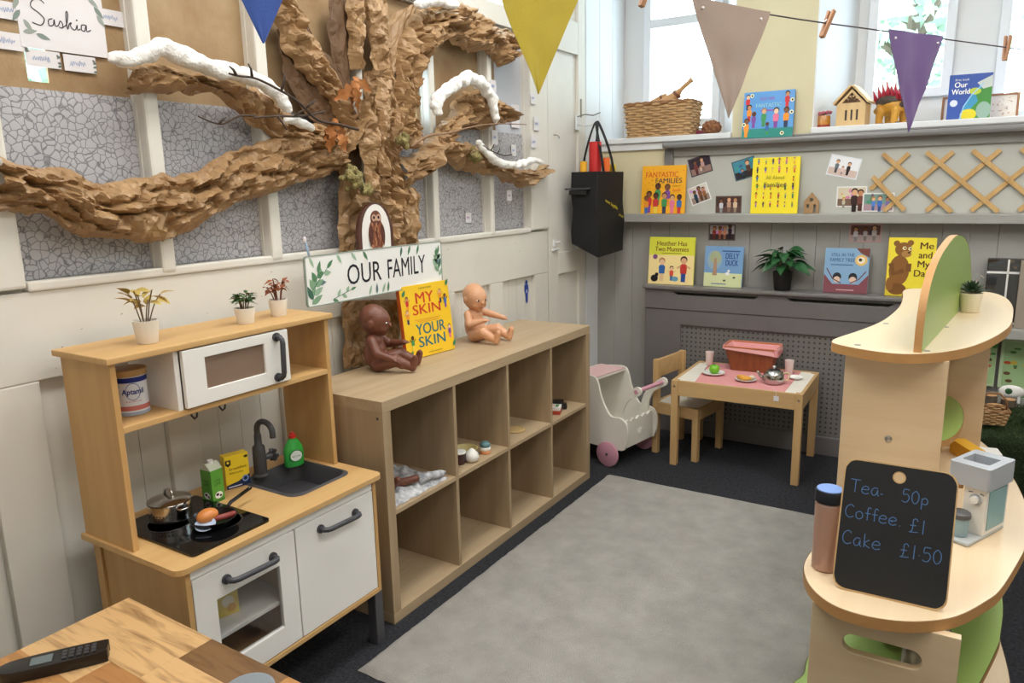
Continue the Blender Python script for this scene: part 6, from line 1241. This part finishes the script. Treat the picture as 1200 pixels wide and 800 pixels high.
chalk('Tea', -.090, .206, .027); chalk('-', -.032, .203, .022); chalk('50p', .008, .203, .026)
chalk('Coffee.', -.095, .152, .027); chalk('-', -.008, .152, .020); chalk('£1', .026, .145, .028)
chalk('Cake', -.095, .096, .028); chalk('£1·50', .014, .092, .028)
t = thing('spice_shaker', 'translucent brown shaker bottle with blue lid by the chalkboard', 'bottle', (1.702, -.020, zc)); MB().lathe([(.026, 0), (.0285, .003), (.0285, .155), (.026, .158), (0, .158)], n=36).build('bottle', pm('brown_translucent', (176, 138, 120), .25, spec=.5), t, True, smooth=.6); MB().lathe([(.0265, .1585), (.0300, .160), (.0300, .182), (.0285, .1865), (.026, .187)], n=36).build('lid', pm('black_lid', (24, 26, 34), .35), t, True, smooth=.6); MB().lathe([(.027, .187), (.0265, .1885), (0, .1885)], n=36).build('lid_top', pm('blue_lid', (120, 150, 210), .35), t, True, smooth=.6)
CM = thing('toy_coffee_machine', 'grey and white wooden toy coffee machine with teal side', 'toy coffee machine', (1.980, .351, zc), (0, 0, -.43)); CM.scale = (.92,)*3
GRY = pm('grey_painted_wood', (168, 172, 178), .5); TEAL = pm('teal_painted_wood', (140, 172, 174), .5)
MW = pm('soft_white_wood', (228, 224, 216), .5)
bx('back_block', MW, CM, -.012, .042, -.045, .075, .010, .135, .002, True); bx('side_panel', TEAL, CM, .0421, .0445, -.030, .062, .022, .128, .001, True)
bx('base_tray', pm('grey_tray', (176, 180, 180), .5), CM, -.05, .042, -.115, .075, 0, .010, .004, True)
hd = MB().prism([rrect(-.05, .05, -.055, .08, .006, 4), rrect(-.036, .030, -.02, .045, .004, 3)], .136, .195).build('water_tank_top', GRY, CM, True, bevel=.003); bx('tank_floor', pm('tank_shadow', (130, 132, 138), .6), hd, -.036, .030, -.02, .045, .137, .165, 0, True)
kb = MB().cyl((.018, -.0455, .105), (.018, -.0465, .105), .015, n=24).build('dial_ring', GRY, CM, True); MB().cyl((.018, -.047, .105), (.018, -.058, .105), .010, n=20).build('dial', MW, kb, True, bevel=.001)
for s_ in (-1, 1): MB().obox((.018+s_*.014, -.0456, .122), (1, 0, s_*-.2), (0, 0, 1), (0, 1, 0), .005, .001, .0005).build('mark', HANDLE, CM, True)
MB().cyl((-.03, -.03, .136), (-.03, -.03, .118), .008, n=16).build('coffee_spout', TOYW, CM, True)
t = thing('takeaway_cup', 'blue cup with dark lid under the toy coffee machine', 'cup', (1.950, .284, zc+.0097)); MB().lathe([(.017, 0), (.018, .001), (.020, .044), (0, .044)], n=28).build('cup_body', pm('blue_grey_cup', (138, 164, 172), .5), t, True, smooth=.6); MB().lathe([(.0205, .0442), (.0225, .046), (.0225, .056), (.018, .060), (0, .061)], n=28).build('cup_lid', pm('dark_grey_lid', (86, 86, 88), .45), t, True, smooth=.7)
t = thing('yellow_toy_till', 'yellow wooden toy box beyond the coffee machine', 'toy', (1.955, .90, zc), (.0, 0, .5)); bx('carton', pm('mustard_wood', (226, 172, 46), .45), t, -.022, .022, -.06, .06, 0, .045, .002, True); bx('dark_end', HANDLE, t, -.015, .015, -.0612, -.0602, .008, .036, 0, True)
t = thing('white_toy_box', 'small white box beside the yellow toy box', 'toy', (2.012, .88, zc), (0, 0, .2)); bx('carton', MW, t, -.026, .026, -.03, .03, 0, .036, .006, True); bx('lid', LACQ, t, -.027, .027, -.031, .031, .0362, .042, .003, True)
t = thing('woven_scarf', 'black and white striped woven cloth on the green shelf inside the divider', 'cloth', (1.905, .12, .3055)); 
STR = pm('zebra_cloth', (206, 196, 180), .9, var=1, rgb2=(46, 38, 34), vscale=40, detail=1, stretch=(1, .3, 1)); MB().grid(24, 20, lambda u, v: (1.86+.11*u, .03+.26*v, .307+.10*math.sin(PI*u)**.6*math.sin(PI*v)**.6*(1+.3*noise.noise(Vector((u*4, v*4, 1)))))).build('cloth_fold', STR, t, smooth=True)
t = thing('grass_ball', 'brown leather pouch beside the striped cloth on the green shelf', 'pouch', (1.82, .20, .3055)); blob('pouch_body', pm('pouch_brown', (140, 84, 52), .6), t, lambda mb: (mb.ell((0, 0, .05), (.03, .05, .05)), mb.ell((.02, 0, .08), (.02, .03, .03))), .005, 3)

# ================================================================ nature corner beyond the divider
TURF = pm('turf_base', (40, 54, 28), .95, var=.3, vscale=50); BLADE = pm('grass_blade', (60, 80, 40), .8, var=.4, vscale=6)
NT = thing('turf_bank', 'box bank covered in artificial grass beyond the room divider', 'turf bank', (2.5, 1.98, 0))
bx('bank_body', TURF, NT, 1.99, 3.1, 1.76, 2.30, 0, .40, .03)
gb = MB(); rnd = random.Random(9)
for i in range(9000):
    f = rnd.random()
    if f < .4: p, n = Vector((rnd.uniform(1.99, 2.6), rnd.uniform(1.76, 2.30), .40)), Vector((0, 0, 1))
    elif f < .75: p, n = Vector((rnd.uniform(1.99, 2.6), 1.76, rnd.uniform(.02, .40))), Vector((0, -1, .4))
    else: p, n = Vector((1.99, rnd.uniform(1.76, 2.30), rnd.uniform(.02, .40))), Vector((-1, 0, .4))
    d = (n.normalized()+Vector((rnd.gauss(0, .5), rnd.gauss(0, .5), rnd.gauss(0, .4)))).normalized()*rnd.uniform(.02, .04); s = d.orthogonal().normalized()*.0016
    gb.add([p-s, p+s, p+d], [(0, 1, 2)])
stuff(gb.build('grass_blades', BLADE, NT, clean=False))
B2 = thing('hanging_basket', 'small pale wicker basket on the turf beside the divider', 'basket', (2.035, 1.86, .425), (0, 0, .2)); wicker(B2, .08, .11, .07, .095, .06, 8, WICK, WICKD, 64, 16)
MB().tube([(-.052, 0, .06), (-.045, 0, .10), (-.022, .0, .125), (.022, 0, .125), (.045, 0, .10), (.052, 0, .06)], .0045, 8).build('handle', WICKD, B2, True, smooth=True)
for i, (x, y, r, h) in enumerate(((2.05, 2.02, .035, .035), (2.03, 2.13, .028, .05), (2.10, 2.17, .03, .03))):
    t = thing('log_slice', ['pale round log slice lying on the turf', 'small log stub standing on the turf', 'rear log slice on the turf by the posters'][i], 'log', (x, y, .425)); MB().cyl((0, 0, 0), (0, 0, h), r, r*.96, 18).build('bark', BARK, t, True, smooth=.6); MB().lathe([(0, h+.001), (r*.9, h+.0008)], n=18).build('cut_face', TOYW, t, True)
t = thing('toy_cow', 'white and green flat animal card among the plants', 'toy', (2.11, 2.235, .425)); MB().ell((0, 0, .05), (.05, .010, .03), 20, 10).build('animal_body', LACQ, t, True, smooth=True); MB().ell((-.01, -.002, .052), (.02, .0105, .018), 14, 8).build('green_patch', LD, t, True, smooth=True)
for x in (-.03, .03): MB().cyl((x, 0, 0), (x, 0, .04), .006, n=8).build('leg', LACQ, t, True)
BUSH = leafmesh('leaf', .05, .028, .3, pm('bush_leaf', (62, 92, 50), .5, var=.35, vscale=20))
for x, y, z, sd, lb in ((2.24, 1.90, .42, 1, 'dense dark green bush on the turf beside the wicker basket'), (2.36, 2.16, .42, 2, 'dense dark green bush on the turf in front of the posters')):
    t = thing('green_bush', lb, 'bush', (x, y, z)); rnd = random.Random(sd)
    for i in range(70):
        d = Vector((rnd.gauss(0, 1), rnd.gauss(0, 1), abs(rnd.gauss(0, 1)))).normalized(); put_leaf(BUSH, t, d*rnd.uniform(.02, .10)+Vector((0, 0, .01)), math.atan2(d.y, d.x), math.asin(d.z)*.6, rnd.uniform(.8, 1.4), rnd.uniform(-1, 1))
    MB().tube([(0, 0, 0), (.01, 0, .07), (0, .01, .12)], .004, 6).build('stem', BARK, t, True)
for i, (x, lb) in enumerate(((1.985, 'narrow green nature poster beside the radiator cover'), (2.06, 'wide green nature poster with caterpillar and fruit'))):
    pw = .06 if i == 0 else .22
    t = thing('nature_poster', lb, 'poster', (x+pw/2, 2.447, .44)); bx('poster_sheet', pm('poster_green', (196, 216, 176), .5), t, -pw/2, pw/2, 0, .006, 0, .235, 0, True); a = Art((0, 0, 0), (1, 0, 0), (0, 0, 1)); a.rect(-pw*.44, pw*.44, .012, .222, (172, 204, 148)); r = random.Random(i)
    for k in range(16 if i else 6): a.disc(r.uniform(-.38, .38)*pw, r.uniform(.03, .20), r.uniform(.006, .016), [(90, 146, 80), (206, 96, 60), (110, 84, 60), (226, 196, 80)][k % 4], r.uniform(.005, .012), 12)
    a.build('poster_print', t)
DW = thing('glazed_cabinet', 'dark cabinet with white glazing bars on a grey shelf by the back wall', 'cabinet', (2.30, 2.36, .70))
bx('cabinet_shelf', GREYB, DW, 1.965, 2.70, 2.30, 2.466, .70, .745, .003); bx('cabinet_back', pm('cabinet_black', (40, 40, 44), .5), DW, 1.97, 2.68, 2.40, 2.462, .746, 1.05, .001)
for z in (.765, .775) and (.752, .985): bx('glazing_bar', LACQ, DW, 1.97, 2.68, 2.39, 2.40, z, z+.010, .001)
for x in (2.047, 2.24, 2.43): bx('glazing_bar', LACQ, DW, x, x+.008, 2.39, 2.40, .746, 1.05, .001)
bx('pane', glassy('cabinet_glass', (215, 218, 220), .12), DW, 1.97, 2.68, 2.393, 2.396, .746, 1.05, 0); bx('side_post', pm('taupe_wood', (150, 138, 124), .6), DW, 2.095, 2.135, 2.34, 2.389, .746, 1.05, .002)
a = Art((2.0, 2.3995, 1.0), (1, 0, 0), (0, 0, 1)); r = random.Random(2)
for k in range(22): a.disc(r.uniform(-.02, .2), r.uniform(.0, .045), r.uniform(.006, .014), [(150, 96, 60), (90, 70, 80), (180, 140, 90), (70, 90, 110)][k % 4], .006, 8)
a.b.build('picture_strip', None, DW, clean=False)
# ================================================================ things on the coffee table
t = thing('cordless_handset', 'black cordless handset lying on the wooden coffee table', 'telephone', Vector((.395, -1.035, .5003))+hit(2, .52, 128, 765)-hit(2, .52, 114, 753), (0, 0, .98))
BP = pm('black_gloss_plastic', (22, 22, 24), .22)
MB().prism([(p.x, p.y) for p in spline([(-.085, -.021, 0), (.07, -.024, 0), (.085, -.012, 0), (.086, .012, 0), (.07, .024, 0), (-.085, .021, 0)], 48, True)], 0, .024).build('handset_body', BP, t, True, bevel=.004, smooth=.8)
bx('screen', pm('lcd_grey', (96, 106, 108), .2), t, -.048, -.010, -.014, .014, .0242, .0250, .001, True)
for i in range(5):
    for j in range(3): bx('key', pm('key_dark', (52, 52, 56), .4), t, .006+.013*i, .015+.013*i, -.016+.011*j, -.007+.011*j, .0242, .0262, .001, True)
t = thing('grey_lid', 'round grey lid at the edge of the wooden coffee table', 'lid', (.93, -.84, .5003)); p_ = hit(2, .50, 292, 812); t.location = (p_.x, p_.y, .5003); MB().lathe([(.045, 0), (.048, .004), (.047, .010), (.040, .0115), (0, .0115)], n=36).build('lid_body', pm('grey_lid_plastic', (128, 134, 140), .4), t, True, smooth=.7)
